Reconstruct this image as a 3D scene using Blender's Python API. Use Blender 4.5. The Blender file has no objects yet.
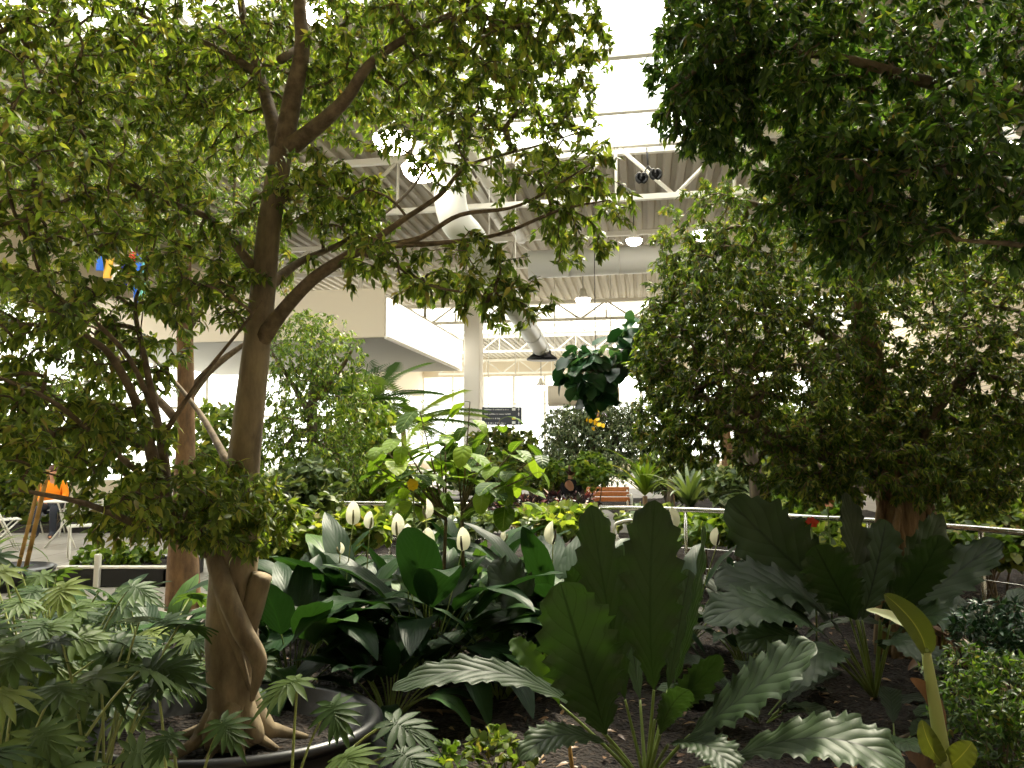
import bpy, math, random
import numpy as np
from mathutils import Vector, Matrix

random.seed(7)
RNG = np.random.default_rng(7)
sc = bpy.context.scene
COL = sc.collection
R = math.radians

# ------------------------------------------------------------------ camera
F_PX = 740.0
PITCH = R(5.1)
CAM = np.array((0.0, 0.0, 1.5))
cam_d = bpy.data.cameras.new('camera')
cam_d.sensor_width = 36.0
cam_d.lens = F_PX / 1024 * 36.0
cam_d.clip_start = 0.05
cam_d.clip_end = 300
cam = bpy.data.objects.new('camera', cam_d)
cam.location = CAM
cam.rotation_euler = (R(90) + PITCH, 0, 0)
COL.objects.link(cam)
sc.camera = cam

# ------------------------------------------------------------------ sky, sun, exposure
sc.view_settings.view_transform = 'Standard'
sc.view_settings.look = 'None'
sc.view_settings.gamma = 1.0
sc.view_settings.exposure = 0.36
sc.view_settings.use_curve_mapping = False
world = bpy.data.worlds.new('overcast_sky')
sc.world = world
world.use_nodes = True
wn = world.node_tree.nodes
wn['Background'].inputs[0].default_value = (1.0, 0.97, 0.90, 1)
wn['Background'].inputs[1].default_value = 4.2
sun_d = bpy.data.lights.new('sun', 'SUN')
sun_d.energy = 10.0
sun_d.angle = R(6)
sun_d.color = (1.0, 0.90, 0.72)
sun = bpy.data.objects.new('sun', sun_d)
sun.rotation_euler = Vector((0.22, 0.55, 0.95)).to_track_quat('Z', 'Y').to_euler()
sun.location = (3, 8, 14)
COL.objects.link(sun)
sc.cycles.max_bounces = 9
sc.cycles.diffuse_bounces = 6
sc.cycles.transmission_bounces = 5
sc.cycles.transparent_max_bounces = 8
sc.cycles.sample_clamp_indirect = 4.0
sc.cycles.use_denoising = True

# ------------------------------------------------------------------ helpers
FWD = np.array((0.0, math.cos(PITCH), math.sin(PITCH)))
UPV = np.array((0.0, -math.sin(PITCH), math.cos(PITCH)))
RGT = np.array((1.0, 0.0, 0.0))


def P(px, py, Y):
    """world point at world-depth Y that sits where the photo shows pixel (px, py)"""
    d = RGT * (px - 512) / F_PX + UPV * (384 - py) / F_PX + FWD
    return CAM + d * (Y / d[1])


def nrm(v):
    v = np.asarray(v, float)
    n = np.linalg.norm(v, axis=-1, keepdims=True)
    return v / np.maximum(n, 1e-9)


class G:
    def __init__(self):
        self.V, self.F, self.UV, self.W = [], [], [], []
        self.n = 0

    def add(self, V, F, uv=None, var=None):
        V = np.asarray(V, float).reshape(-1, 3)
        if not isinstance(F, list) or (F and not isinstance(F[0], np.ndarray)):
            F = [np.asarray(F, int)]
        for f in F:
            f = np.asarray(f, int)
            self.F.append(f + self.n)
            if var is None:
                self.W.append(np.full(len(f), 0.5))
            elif np.isscalar(var):
                self.W.append(np.full(len(f), float(var)))
            else:
                self.W.append(np.asarray(var, float))
        self.V.append(V)
        self.UV.append(np.zeros((len(V), 2)) if uv is None else np.asarray(uv, float).reshape(-1, 2))
        self.n += len(V)
        return self


ORIG = {}


def link_mesh(name, g, mat, parent=None, smooth=True, loc=(0, 0, 0)):
    me = bpy.data.meshes.new(name)
    o = bpy.data.objects.new(name, me)
    COL.objects.link(o)
    org = np.array(ORIG[parent.name] if parent is not None else loc, float)
    if parent is not None:
        o.parent = parent
    else:
        o.location = org
    ORIG[o.name] = org
    if g.n:
        V = np.concatenate(g.V) - org
        loops = np.concatenate([f.ravel() for f in g.F])
        tot = np.concatenate([np.full(len(f), f.shape[1]) for f in g.F])
        start = np.concatenate(([0], np.cumsum(tot)[:-1]))
        me.vertices.add(len(V))
        me.vertices.foreach_set('co', V.ravel())
        me.loops.add(len(loops))
        me.loops.foreach_set('vertex_index', loops.astype(np.int32))
        me.polygons.add(len(tot))
        me.polygons.foreach_set('loop_start', start.astype(np.int32))
        me.polygons.foreach_set('use_smooth', np.full(len(tot), smooth))
        me.update(calc_edges=True)
        uvl = me.uv_layers.new(name='UVMap')
        UV = np.concatenate(g.UV)
        uvl.data.foreach_set('uv', UV[loops].ravel())
        a = me.attributes.new('var', 'FLOAT', 'FACE')
        a.data.foreach_set('value', np.concatenate(g.W))
    me.materials.append(mat)
    return o


def tag(o, label, cat, group=None, kind=None):
    if label: o['label'] = label
    if cat: o['category'] = cat
    if group: o['group'] = group
    if kind: o['kind'] = kind
    return o


def thing(name, label, cat, loc, group=None):
    o = bpy.data.objects.new(name, None)
    o.empty_display_size = 0.1
    COL.objects.link(o)
    o.location = loc
    ORIG[o.name] = np.array(loc, float)
    return tag(o, label, cat, group)


YAW = R(10.0)        # the hall runs slightly to the right of the view
CY, SY = math.cos(YAW), math.sin(YAW)


def BW(x, y, z):
    return np.array((x * CY + y * SY, -x * SY + y * CY, z))


def toB(V):
    V = np.asarray(V, float)
    return np.stack([V[..., 0] * CY + V[..., 1] * SY, -V[..., 0] * SY + V[..., 1] * CY, V[..., 2]], -1)


def fromW(x, y):
    return x * CY - y * SY, x * SY + y * CY


BF = np.array([(0, 1, 3, 2), (4, 6, 7, 5), (0, 4, 5, 1), (2, 3, 7, 6), (0, 2, 6, 4), (1, 5, 7, 3)])


def box(g, x0, x1, y0, y1, z0, z1, hall=False, rot=None, at=None, bev=0.0):
    V = np.array([(x, y, z) for x in (x0, x1) for y in (y0, y1) for z in (z0, z1)], float)
    if bev > 0:
        c = (V.min(0) + V.max(0)) / 2
        h = (V.max(0) - V.min(0)) / 2
        b = min(bev, h.min() * 0.45)
        # chamfered box: 24 verts
        W, idx = [], {}
        for k, v in enumerate(V):
            s = np.sign(v - c)
            for ax in range(3):
                p = c + s * h
                for a2 in range(3):
                    if a2 != ax: p[a2] -= s[a2] * b
                idx[(k, ax)] = len(W); W.append(p)
        F4 = []
        for fi, f in enumerate(BF):
            vs = V[f]
            ax = int(np.argmin(vs.max(0) - vs.min(0)))
            F4.append([idx[(k, ax)] for k in f])
        # edges
        for i in range(8):
            for j in range(i + 1, 8):
                d = (V[i] != V[j])
                if d.sum() == 1:
                    a, bb = [ax for ax in range(3) if not d[ax]]
                    F4.append([idx[(i, a)], idx[(j, a)], idx[(j, bb)], idx[(i, bb)]])
        F3 = [[idx[(k, 0)], idx[(k, 1)], idx[(k, 2)]] for k in range(8)]
        V = np.array(W)
        F = [np.array(F4), np.array(F3)]
    else:
        F = [BF]
    if rot is not None:
        V = V @ np.array(rot).T
    if at is not None:
        V = V + np.array(at)
    if hall:
        V = toB(V)
    g.add(V, F)
    return g


def rotz(a):
    c, s = math.cos(a), math.sin(a)
    return np.array(((c, -s, 0), (s, c, 0), (0, 0, 1)))


def tubes(g, Pt, Rd, sides=4, var=None):
    """Pt (N,K,3), Rd (N,K)"""
    Pt = np.asarray(Pt, float); Rd = np.asarray(Rd, float)
    N, K, _ = Pt.shape
    T = np.gradient(Pt, axis=1)
    T = nrm(T)
    ref = np.where(np.abs(T[:, :1, 2:3]) > 0.8, np.array((1.0, 0, 0)), np.array((0, 0, 1.0)))
    ref = np.broadcast_to(ref, T.shape)
    A = nrm(np.cross(T, ref)); B = np.cross(T, A)
    ang = np.linspace(0, 2 * math.pi, sides, endpoint=False)
    ring = A[:, :, None] * np.cos(ang)[None, None, :, None] + B[:, :, None] * np.sin(ang)[None, None, :, None]
    V = Pt[:, :, None] + ring * Rd[:, :, None, None]
    base = (np.arange(N) * K * sides)[:, None, None]
    k = np.arange(K - 1)[None, :, None]
    s = np.arange(sides)[None, None, :]
    s2 = (s + 1) % sides
    a = base + k * sides + s; b = base + k * sides + s2
    F = np.stack([a, b, b + sides, a + sides], -1).reshape(-1, 4)
    uv = np.zeros((N, K, sides, 2))
    uv[..., 0] = np.arange(sides) / sides
    uv[..., 1] = np.linspace(0, 1, K)[None, :, None]
    g.add(V, F, uv.reshape(-1, 2), var)
    caps = []
    for i in range(N):
        o = g.n - N * K * sides + i * K * sides
        caps.append(list(range(o, o + sides))[::-1])
        caps.append(list(range(o + (K - 1) * sides, o + K * sides)))
    g.F.append(np.array(caps)); g.W.append(np.full(len(caps), 0.5))
    return g


def tube(g, pts, rad, sides=8, var=None):
    pts = np.asarray(pts, float)
    rad = np.broadcast_to(np.asarray(rad, float), (len(pts),))
    return tubes(g, pts[None], rad[None], sides, var)


def smooth_path(pts, rad=None, per=5, jit=0.0):
    pts = np.asarray(pts, float)
    n = len(pts)
    if n < 3:
        t = np.linspace(0, 1, per + 1)[:, None]
        q = pts[0] * (1 - t) + pts[-1] * t
        rr = None if rad is None else np.interp(np.linspace(0, 1, per + 1), np.linspace(0, 1, n), rad)
        return (q, rr)
    ext = np.vstack([2 * pts[0] - pts[1], pts, 2 * pts[-1] - pts[-2]])
    out, rr = [], []
    for i in range(n - 1):
        p0, p1, p2, p3 = ext[i:i + 4]
        for k in range(per):
            t = k / per
            out.append(0.5 * ((2 * p1) + (-p0 + p2) * t + (2 * p0 - 5 * p1 + 4 * p2 - p3) * t * t + (-p0 + 3 * p1 - 3 * p2 + p3) * t ** 3))
            if rad is not None: rr.append(rad[i] * (1 - t) + rad[i + 1] * t)
    out.append(pts[-1])
    if rad is not None: rr.append(rad[-1])
    out = np.array(out)
    if jit: out[1:-1] += RNG.normal(0, jit, out[1:-1].shape)
    return out, (np.array(rr) if rad is not None else None)


def lathe(g, prof, c=(0, 0, 0), n=32, sy=1.0, sx=1.0):
    prof = np.array(prof, float)
    a = np.linspace(0, 2 * math.pi, n, endpoint=False)
    V = np.stack([np.outer(prof[:, 0], np.cos(a)) * sx, np.outer(prof[:, 0], np.sin(a)) * sy, np.repeat(prof[:, 1:2], n, 1)], -1) + np.array(c)
    K = len(prof)
    k = np.arange(K - 1)[:, None]; s = np.arange(n)[None]; s2 = (s + 1) % n
    F = np.stack([k * n + s, k * n + s2, (k + 1) * n + s2, (k + 1) * n + s], -1).reshape(-1, 4)
    g.add(V, F)
    return g


def ellipsoid(g, c, r, nu=14, nv=9, var=None, noise=0.0):
    prof_t = np.linspace(0.02, math.pi - 0.02, nv)
    a = np.linspace(0, 2 * math.pi, nu, endpoint=False)
    V = np.stack([np.outer(np.sin(prof_t), np.cos(a)), np.outer(np.sin(prof_t), np.sin(a)), np.repeat(np.cos(prof_t)[:, None], nu, 1)], -1)
    if noise: V = V * (1 + RNG.normal(0, noise, V.shape[:2] + (1,)))
    V = V * np.array(r) + np.array(c)
    k = np.arange(nv - 1)[:, None]; s = np.arange(nu)[None]; s2 = (s + 1) % nu
    F = np.stack([k * nu + s, (k + 1) * nu + s, (k + 1) * nu + s2, k * nu + s2], -1).reshape(-1, 4)
    g.add(V, F, None, var)
    return g


# ------------------------------------------------------------------ materials
def mat_new(name):
    m = bpy.data.materials.new(name)
    m.use_nodes = True
    nt = m.node_tree
    nt.nodes.clear()
    out = nt.nodes.new('ShaderNodeOutputMaterial')
    return m, nt, out


def hexc(h):
    h = h.lstrip('#')
    c = [int(h[i:i + 2], 16) / 255 for i in (0, 2, 4)]
    return tuple(((x / 12.92) if x <= 0.04045 else ((x + 0.055) / 1.055) ** 2.4) for x in c) + (1,)


def plain(name, col, rough=0.5, metal=0.0, bump=0.0, bscale=20, var=0.0, emit=None, estr=0.0, spec=0.5):
    m, nt, out = mat_new(name)
    b = nt.nodes.new('ShaderNodeBsdfPrincipled')
    c = hexc(col) if isinstance(col, str) else col
    b.inputs['Base Color'].default_value = c
    b.inputs['Roughness'].default_value = rough
    b.inputs['Metallic'].default_value = metal
    b.inputs['Specular IOR Level'].default_value = spec
    if emit:
        b.inputs['Emission Color'].default_value = hexc(emit)
        b.inputs['Emission Strength'].default_value = estr
    if bump or var:
        tc = nt.nodes.new('ShaderNodeTexCoord')
        n = nt.nodes.new('ShaderNodeTexNoise')
        n.inputs['Scale'].default_value = bscale
        n.inputs['Detail'].default_value = 6
        nt.links.new(tc.outputs['Object'], n.inputs['Vector'])
        if bump:
            bp = nt.nodes.new('ShaderNodeBump')
            bp.inputs['Strength'].default_value = bump
            bp.inputs['Distance'].default_value = 0.02
            nt.links.new(n.outputs['Fac'], bp.inputs['Height'])
            nt.links.new(bp.outputs['Normal'], b.inputs['Normal'])
        if var:
            hsv = nt.nodes.new('ShaderNodeHueSaturation')
            hsv.inputs['Color'].default_value = c
            mr = nt.nodes.new('ShaderNodeMapRange')
            mr.inputs[1].default_value = 0.3; mr.inputs[2].default_value = 0.7
            mr.inputs[3].default_value = 1 - var; mr.inputs[4].default_value = 1 + var
            nt.links.new(n.outputs['Fac'], mr.inputs[0])
            nt.links.new(mr.outputs[0], hsv.inputs['Value'])
            nt.links.new(hsv.outputs[0], b.inputs['Base Color'])
    nt.links.new(b.outputs[0], out.inputs[0])
    return m


def leafmat(name, cols, trans=0.38, tgain=(1.5, 1.45, 0.5), rough=0.42, spec=0.45, veins=None):
    """cols: list of (position, hex) picked per leaf by the 'var' attribute"""
    m, nt, out = mat_new(name)
    N, L = nt.nodes, nt.links
    at = N.new('ShaderNodeAttribute'); at.attribute_name = 'var'
    cr = N.new('ShaderNodeValToRGB')
    els = cr.color_ramp.elements
    els[0].position = cols[0][0]; els[0].color = hexc(cols[0][1])
    els[1].position = cols[-1][0]; els[1].color = hexc(cols[-1][1])
    for p, h in cols[1:-1]:
        e = els.new(p); e.color = hexc(h)
    L.new(at.outputs['Fac'], cr.inputs[0])
    colour = cr.outputs[0]
    b = N.new('ShaderNodeBsdfPrincipled')
    b.inputs['Roughness'].default_value = rough
    b.inputs['Specular IOR Level'].default_value = spec
    if veins:
        uv = N.new('ShaderNodeUVMap')
        sx = N.new('ShaderNodeSeparateXYZ'); L.new(uv.outputs[0], sx.inputs[0])

        def mth(op, a, bb=None, cc=None):
            n = N.new('ShaderNodeMath'); n.operation = op
            for i, v in enumerate((a, bb, cc)):
                if v is None: continue
                if isinstance(v, (int, float)): n.inputs[i].default_value = v
                else: L.new(v, n.inputs[i])
            return n.outputs[0]
        au = mth('ABSOLUTE', mth('MULTIPLY_ADD', sx.outputs[0], 2.0, -1.0))
        ph = mth('MULTIPLY', mth('MULTIPLY_ADD', au, -veins[1], sx.outputs[1]), veins[0])
        w = mth('FRACT', ph)
        tri = mth('ABSOLUTE', mth('MULTIPLY_ADD', w, 2.0, -1.0))     # 1 at the vein
        lat = mth('SMOOTH_MIN', 1.0, mth('MAXIMUM', 0.0, mth('MULTIPLY_ADD', tri, 8.0, -7.0)), 0.05)
        mid = mth('MAXIMUM', 0.0, mth('MULTIPLY_ADD', au, -22.0, 1.3))
        mid = mth('MINIMUM', mid, 1.0)
        v = mth('MAXIMUM', mth('MULTIPLY', lat, 0.45), mid)
        mix = N.new('ShaderNodeMix'); mix.data_type = 'RGBA'
        L.new(v, mix.inputs[0]); L.new(colour, mix.inputs[6])
        mix.inputs[7].default_value = hexc(veins[2])
        colour = mix.outputs[2]
        bp = N.new('ShaderNodeBump')
        bp.inputs['Strength'].default_value = veins[3] if len(veins) > 3 else 0.3
        bp.inputs['Distance'].default_value = 0.008
        hgt = mth('MULTIPLY', mth('MULTIPLY', tri, tri), -1.0)
        L.new(hgt, bp.inputs['Height'])
        L.new(bp.outputs[0], b.inputs['Normal'])
    L.new(colour, b.inputs['Base Color'])
    tr = N.new('ShaderNodeBsdfTranslucent')
    mul = N.new('ShaderNodeMix'); mul.data_type = 'RGBA'; mul.blend_type = 'MULTIPLY'
    mul.inputs[0].default_value = 1.0
    mul.clamp_result = False
    L.new(colour, mul.inputs[6]); mul.inputs[7].default_value = tuple(tgain) + (1,)
    L.new(mul.outputs[2], tr.inputs[0])
    mx = N.new('ShaderNodeMixShader'); mx.inputs[0].default_value = trans
    L.new(b.outputs[0], mx.inputs[1]); L.new(tr.outputs[0], mx.inputs[2])
    L.new(mx.outputs[0], out.inputs[0])
    return m


def bark(name, c1, c2, scale=14, stretch=0.25, bump=0.5):
    m, nt, out = mat_new(name)
    N, L = nt.nodes, nt.links
    b = N.new('ShaderNodeBsdfPrincipled'); b.inputs['Roughness'].default_value = 0.85
    tc = N.new('ShaderNodeTexCoord'); mp = N.new('ShaderNodeMapping')
    mp.inputs['Scale'].default_value = (1, 1, stretch)
    L.new(tc.outputs['Object'], mp.inputs[0])
    n = N.new('ShaderNodeTexNoise'); n.inputs['Scale'].default_value = scale; n.inputs['Detail'].default_value = 8
    n.inputs['Roughness'].default_value = 0.65
    L.new(mp.outputs[0], n.inputs[0])
    cr = N.new('ShaderNodeValToRGB')
    cr.color_ramp.elements[0].position = 0.35; cr.color_ramp.elements[0].color = hexc(c1)
    cr.color_ramp.elements[1].position = 0.68; cr.color_ramp.elements[1].color = hexc(c2)
    L.new(n.outputs['Fac'], cr.inputs[0]); L.new(cr.outputs[0], b.inputs['Base Color'])
    bp = N.new('ShaderNodeBump'); bp.inputs['Strength'].default_value = bump; bp.inputs['Distance'].default_value = 0.02
    L.new(n.outputs['Fac'], bp.inputs['Height']); L.new(bp.outputs[0], b.inputs['Normal'])
    L.new(b.outputs[0], out.inputs[0])
    return m


def soilmat():
    m, nt, out = mat_new('dark_mulch')
    N, L = nt.nodes, nt.links
    b = N.new('ShaderNodeBsdfPrincipled'); b.inputs['Roughness'].default_value = 0.95
    tc = N.new('ShaderNodeTexCoord')
    v = N.new('ShaderNodeTexVoronoi'); v.inputs['Scale'].default_value = 45
    n = N.new('ShaderNodeTexNoise'); n.inputs['Scale'].default_value = 9; n.inputs['Detail'].default_value = 8
    L.new(tc.outputs['Object'], v.inputs[0]); L.new(tc.outputs['Object'], n.inputs[0])
    cr = N.new('ShaderNodeValToRGB')
    cr.color_ramp.elements[0].color = hexc('#120d09'); cr.color_ramp.elements[1].color = hexc('#43352a')
    e = cr.color_ramp.elements.new(0.7); e.color = hexc('#241b14')
    L.new(v.outputs['Color'], cr.inputs[0]); L.new(cr.outputs[0], b.inputs['Base Color'])
    ad = N.new('ShaderNodeMath'); ad.operation = 'ADD'
    L.new(v.outputs['Distance'], ad.inputs[0]); L.new(n.outputs['Fac'], ad.inputs[1])
    bp = N.new('ShaderNodeBump'); bp.inputs['Strength'].default_value = 0.9; bp.inputs['Distance'].default_value = 0.03
    L.new(ad.outputs[0], bp.inputs['Height']); L.new(bp.outputs[0], b.inputs['Normal'])
    L.new(b.outputs[0], out.inputs[0])
    return m


def tilemat(name, c1, c2, mortar, sx=1.2, off=0.0, rough=0.6, row=None):
    m, nt, out = mat_new(name)
    N, L = nt.nodes, nt.links
    b = N.new('ShaderNodeBsdfPrincipled'); b.inputs['Roughness'].default_value = rough
    tc = N.new('ShaderNodeTexCoord')
    br = N.new('ShaderNodeTexBrick'); br.offset = off
    br.inputs['Scale'].default_value = 1.0
    br.inputs['Brick Width'].default_value = sx
    br.inputs['Row Height'].default_value = row or sx
    br.inputs['Mortar Size'].default_value = 0.012
    br.inputs['Color1'].default_value = hexc(c1); br.inputs['Color2'].default_value = hexc(c2)
    br.inputs['Mortar'].default_value = hexc(mortar)
    L.new(tc.outputs['UV' if row else 'Object'], br.inputs[0]); L.new(br.outputs[0], b.inputs['Base Color'])
    L.new(b.outputs[0], out.inputs[0])
    return m


def glassmat():
    m, nt, out = mat_new('skylight_glass')
    N, L = nt.nodes, nt.links
    t = N.new('ShaderNodeBsdfTransparent'); t.inputs[0].default_value = (0.96, 0.97, 0.96, 1)
    g = N.new('ShaderNodeBsdfGlossy'); g.inputs['Roughness'].default_value = 0.05
    mx = N.new('ShaderNodeMixShader'); mx.inputs[0].default_value = 0.05
    L.new(t.outputs[0], mx.inputs[1]); L.new(g.outputs[0], mx.inputs[2]); L.new(mx.outputs[0], out.inputs[0])
    return m


M = {}
M['white_steel'] = plain('white_painted_steel', '#e9e6dc', 0.45)
M['deck'] = plain('painted_roof_deck', '#a8a190', 0.6)
M['duct'] = plain('pale_duct_metal', '#cfd0c8', 0.4, bump=0.05, bscale=4)
M['wall'] = plain('warm_wall_paint', '#ddd2bd', 0.8)
M['wall_plank'] = tilemat('pale_plank_cladding', '#e3d6bf', '#d9cbb2', '#8d8069', 3.0, 0.5, 0.7, row=0.14)
M['soffit'] = plain('grey_soffit_paint', '#9a978b', 0.8)
M['white'] = plain('bright_white_paint', '#f4f1e8', 0.6)
M['glass'] = glassmat()
M['floor'] = tilemat('pale_floor_tiles', '#9d988e', '#928d83', '#77726a', 0.6)
M['soil'] = soilmat()
M['bark_pale'] = bark('smooth_tan_bark', '#5f5240', '#948468', 10, 0.35, 0.35)
M['bark_grey'] = bark('grey_brown_bark', '#3f362c', '#6f6351', 14, 0.3, 0.5)
M['twig'] = bark('brown_twig', '#4d4030', '#7d6c55', 20, 1, 0.3)
M['bark_root'] = bark('fibrous_root_bark', '#5a452f', '#a98c66', 18, 0.12, 0.9)
M['bark_wrap'] = bark('wrapped_trunk_fibre', '#5c4630', '#8f6f4c', 12, 0.4, 0.6)
M['black_plastic'] = plain('black_pot_plastic', '#16171a', 0.32, bump=0.08, bscale=12)
M['rail_steel'] = plain('brushed_rail_steel', '#d4d3cf', 0.25, 0.85)
M['chair_white'] = plain('white_slat_paint', '#e6e4da', 0.5)
M['bench_wood'] = plain('orange_bench_wood', '#b4723f', 0.5, bump=0.2, bscale=30, var=0.15)
M['dark_metal'] = plain('dark_metal', '#202124', 0.4, 0.3)
M['sign'] = plain('slate_sign_panel', '#3c4048', 0.5)
M['sign_text'] = plain('sign_lettering', '#d9dbd8', 0.6)
M['sign_yellow'] = plain('sign_yellow_symbol', '#d8c65a', 0.6)
M['paper'] = plain('white_notice_paper', '#e8e6e0', 0.8)
M['side_glow'] = plain('glowing_side_face', '#ffffff', 0.6, emit='#fff8e8', estr=1.3)  # added emission that makes the bulkhead's side face look brightly lit
M['lamp'] = plain('lamp_glow', '#ffffff', 0.5, emit='#fff1e6', estr=22.0)
M['black_rubber'] = plain('black_fittings', '#101010', 0.6)
M['skin'] = plain('skin', '#c08a6a', 0.6)
M['hair'] = plain('brown_hair', '#4a2a1c', 0.7)
M['black_cloth'] = plain('black_cloth', '#15151a', 0.9)
M['white_cloth'] = plain('white_cloth', '#d8d5cf', 0.9)
M['orange_cloth'] = plain('orange_cloth', '#f08c10', 0.9)
M['denim'] = plain('dark_trousers', '#2a2d36', 0.9)
M['spathe'] = leafmat('cream_spathe', [(0, '#fbf9ee'), (1, '#f4f2dc')], 0.45, (1.0, 1.0, 0.92), 0.5, 0.3)
M['spadix'] = plain('pale_spadix', '#8b8560', 0.7, bump=0.3, bscale=90)
M['spadix_dark'] = plain('brown_spadix', '#4c4232', 0.7, bump=0.3, bscale=90)
M['stalk'] = leafmat('green_stalk', [(0, '#5c7136'), (1, '#7d8d4a')], 0.1)
M['stalk_pale'] = leafmat('pale_green_stalk', [(0, '#8a9a58'), (1, '#a5ab6c')], 0.1)
M['ficus'] = leafmat('ficus_leaf', [(0, '#48592e'), (0.4, '#64773a'), (0.72, '#828e44'), (0.92, '#a3a450'), (0.97, '#978a56'), (1, '#705c40')], 0.5, (1.35, 1.5, .5))
M['ficus_olive'] = leafmat('olive_ficus_leaf', [(0, '#394a26'), (0.45, '#51662e'), (0.78, '#71803a'), (0.9, '#94984a'), (0.96, '#8a7a50'), (1, '#6e5840')], 0.5, (1.35, 1.5, .5))
M['ficus_dark'] = leafmat('dark_ficus_leaf', [(0, '#2c431f'), (0.4, '#3c5628'), (0.75, '#556c34'), (0.95, '#768a3c'), (0.99, '#857c44'), (1, '#6a543a')], 0.48, (1.35, 1.5, .5))
M['bright'] = leafmat('bright_green_leaf', [(0, '#3e5a20'), (0.5, '#5c782c'), (0.85, '#7f983c'), (1, '#a3a84c')], 0.42)
M['grey_green'] = leafmat('grey_green_leaf', [(0, '#3f5234'), (0.5, '#5d7049'), (0.9, '#86936a'), (1, '#b5b79a')], 0.3)
M['deep'] = leafmat('deep_green_leaf', [(0, '#12291a'), (0.5, '#1e3d22'), (0.9, '#36573a'), (1, '#5e7a5c')], 0.2, rough=0.3)
M['fiddle'] = leafmat('glossy_blue_green_leaf', [(0, '#15301f'), (0.6, '#234a30'), (0.95, '#4b7350'), (1, '#7f9a7c')], 0.25, rough=0.3, spec=0.6)
M['hibiscus'] = leafmat('broad_shrub_leaf', [(0, '#35521f'), (0.5, '#557228'), (0.9, '#7f9a38'), (1, '#9bb04a')], 0.4, spec=0.2, veins=(5, 0.25, '#8ea55a'))
M['croton'] = leafmat('croton_leaf', [(0, '#1c1519'), (0.45, '#2c2228'), (0.72, '#2c3626'), (0.84, '#5c242e'), (0.92, '#8a4030'), (0.96, '#b8a08c'), (1, '#c9b8a0')], 0.15, (1.2, 1.0, 0.8))
M['anth'] = leafmat('anthurium_leaf', [(0, '#212f1a'), (0.5, '#293b20'), (1, '#354829')], 0.17, (1.25, 1.5, 0.4), 0.5, 0.3, veins=(9, 0.30, '#16260f'))
M['lily'] = leafmat('peace_lily_leaf', [(0, '#182c1a'), (0.5, '#243e22'), (0.9, '#39592c'), (1, '#5d7a3e')], 0.2, (1.3, 1.5, 0.5), 0.45, 0.22, veins=(7, 0.5, '#223a1e', 0.12))
M['phil'] = leafmat('lobed_philodendron_leaf', [(0, '#2a3e20'), (0.5, '#3c542c'), (0.9, '#5a6e3c'), (1, '#828e50')], 0.28, (1.4, 1.6, 0.5), 0.5, 0.25)
M['canna'] = leafmat('yellow_green_shoot_leaf', [(0, '#46531f'), (0.6, '#5e6a28'), (1, '#7d7a38')], 0.2, (1.3, 1.2, 0.5), 0.45, 0.4, veins=(24, 0.6, '#7f8440'))
M['brown_leaf'] = leafmat('dry_brown_leaf', [(0, '#4a3424'), (0.5, '#74553a'), (1, '#9c8058')], 0.08, (1.0, .9, 0.7))
M['pale_leaf'] = leafmat('silvery_leaf', [(0, '#7c8a68'), (1, '#b8bf9c')], 0.25)
M['yellow_flower'] = plain('yellow_petals', '#f0c818', 0.6)
M['purple_flower'] = plain('mauve_petals', '#b9a2c4', 0.6)
M['red_flower'] = plain('red_petals', '#d8402c', 0.5)
M['bamboo'] = plain('bamboo_cane', '#b08a4a', 0.6)
M['hose'] = plain('brown_hose', '#574a3c', 0.6)
for nm, hx in (('blue', '#2a6ad0'), ('red', '#d83a2c'), ('cream', '#f2ead8'), ('aqua', '#7fd0c8'), ('gold', '#e8b040'), ('navy', '#3a3f9a')):
    M['b_' + nm] = plain('banner_' + nm, hx, 0.8)

# ------------------------------------------------------------------ the hall
def struct(name, g, mat, smooth=False, parent=None):
    o = link_mesh(name, g, M[mat], parent, smooth)
    if parent is None: o['kind'] = 'structure'
    return o


ZC = 8.5
XL, XR, YB, YF = -17.0, 12.0, 56.0, -5.0
g = G(); box(g, XL, XR, YF, YB, -0.3, 0.0, hall=True); struct('floor', g, 'floor')
# corrugated roof deck, ribs running along the hall
g = G()
def deck(y0, y1, z=ZC, xa=XL, xb=XR):
    xs, zs = [], []
    x = xa
    while x < xb:
        for dx, dz in ((0, 0), (0.14, 0), (0.19, 0.09), (0.31, 0.09)):
            xs.append(x + dx); zs.append(z + dz)
        x += 0.36
    n = len(xs)
    V = [(a, y0, b) for a, b in zip(xs, zs)] + [(a, y1, b) for a, b in zip(xs, zs)]
    V += [(a, y0, z + 0.3) for a in xs] + [(a, y1, z + 0.3) for a in xs]
    F = [(i, i + 1, n + i + 1, n + i) for i in range(n - 1)] + [(2 * n + i, 3 * n + i, 3 * n + i + 1, 2 * n + i + 1) for i in range(n - 1)]
    F += [(i, 2 * n + i, 2 * n + i + 1, i + 1) for i in range(n - 1)] + [(n + i, n + i + 1, 3 * n + i + 1, 3 * n + i) for i in range(n - 1)]
    g.add(toB(V), np.array(F))
deck(YF, 4.0); deck(10.6, 17.2, xb=-3.6); deck(10.6, 17.2, xa=1.6); deck(17.2, 35.0); deck(45.0, YB)
struct('ceiling', g, 'deck')
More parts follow.
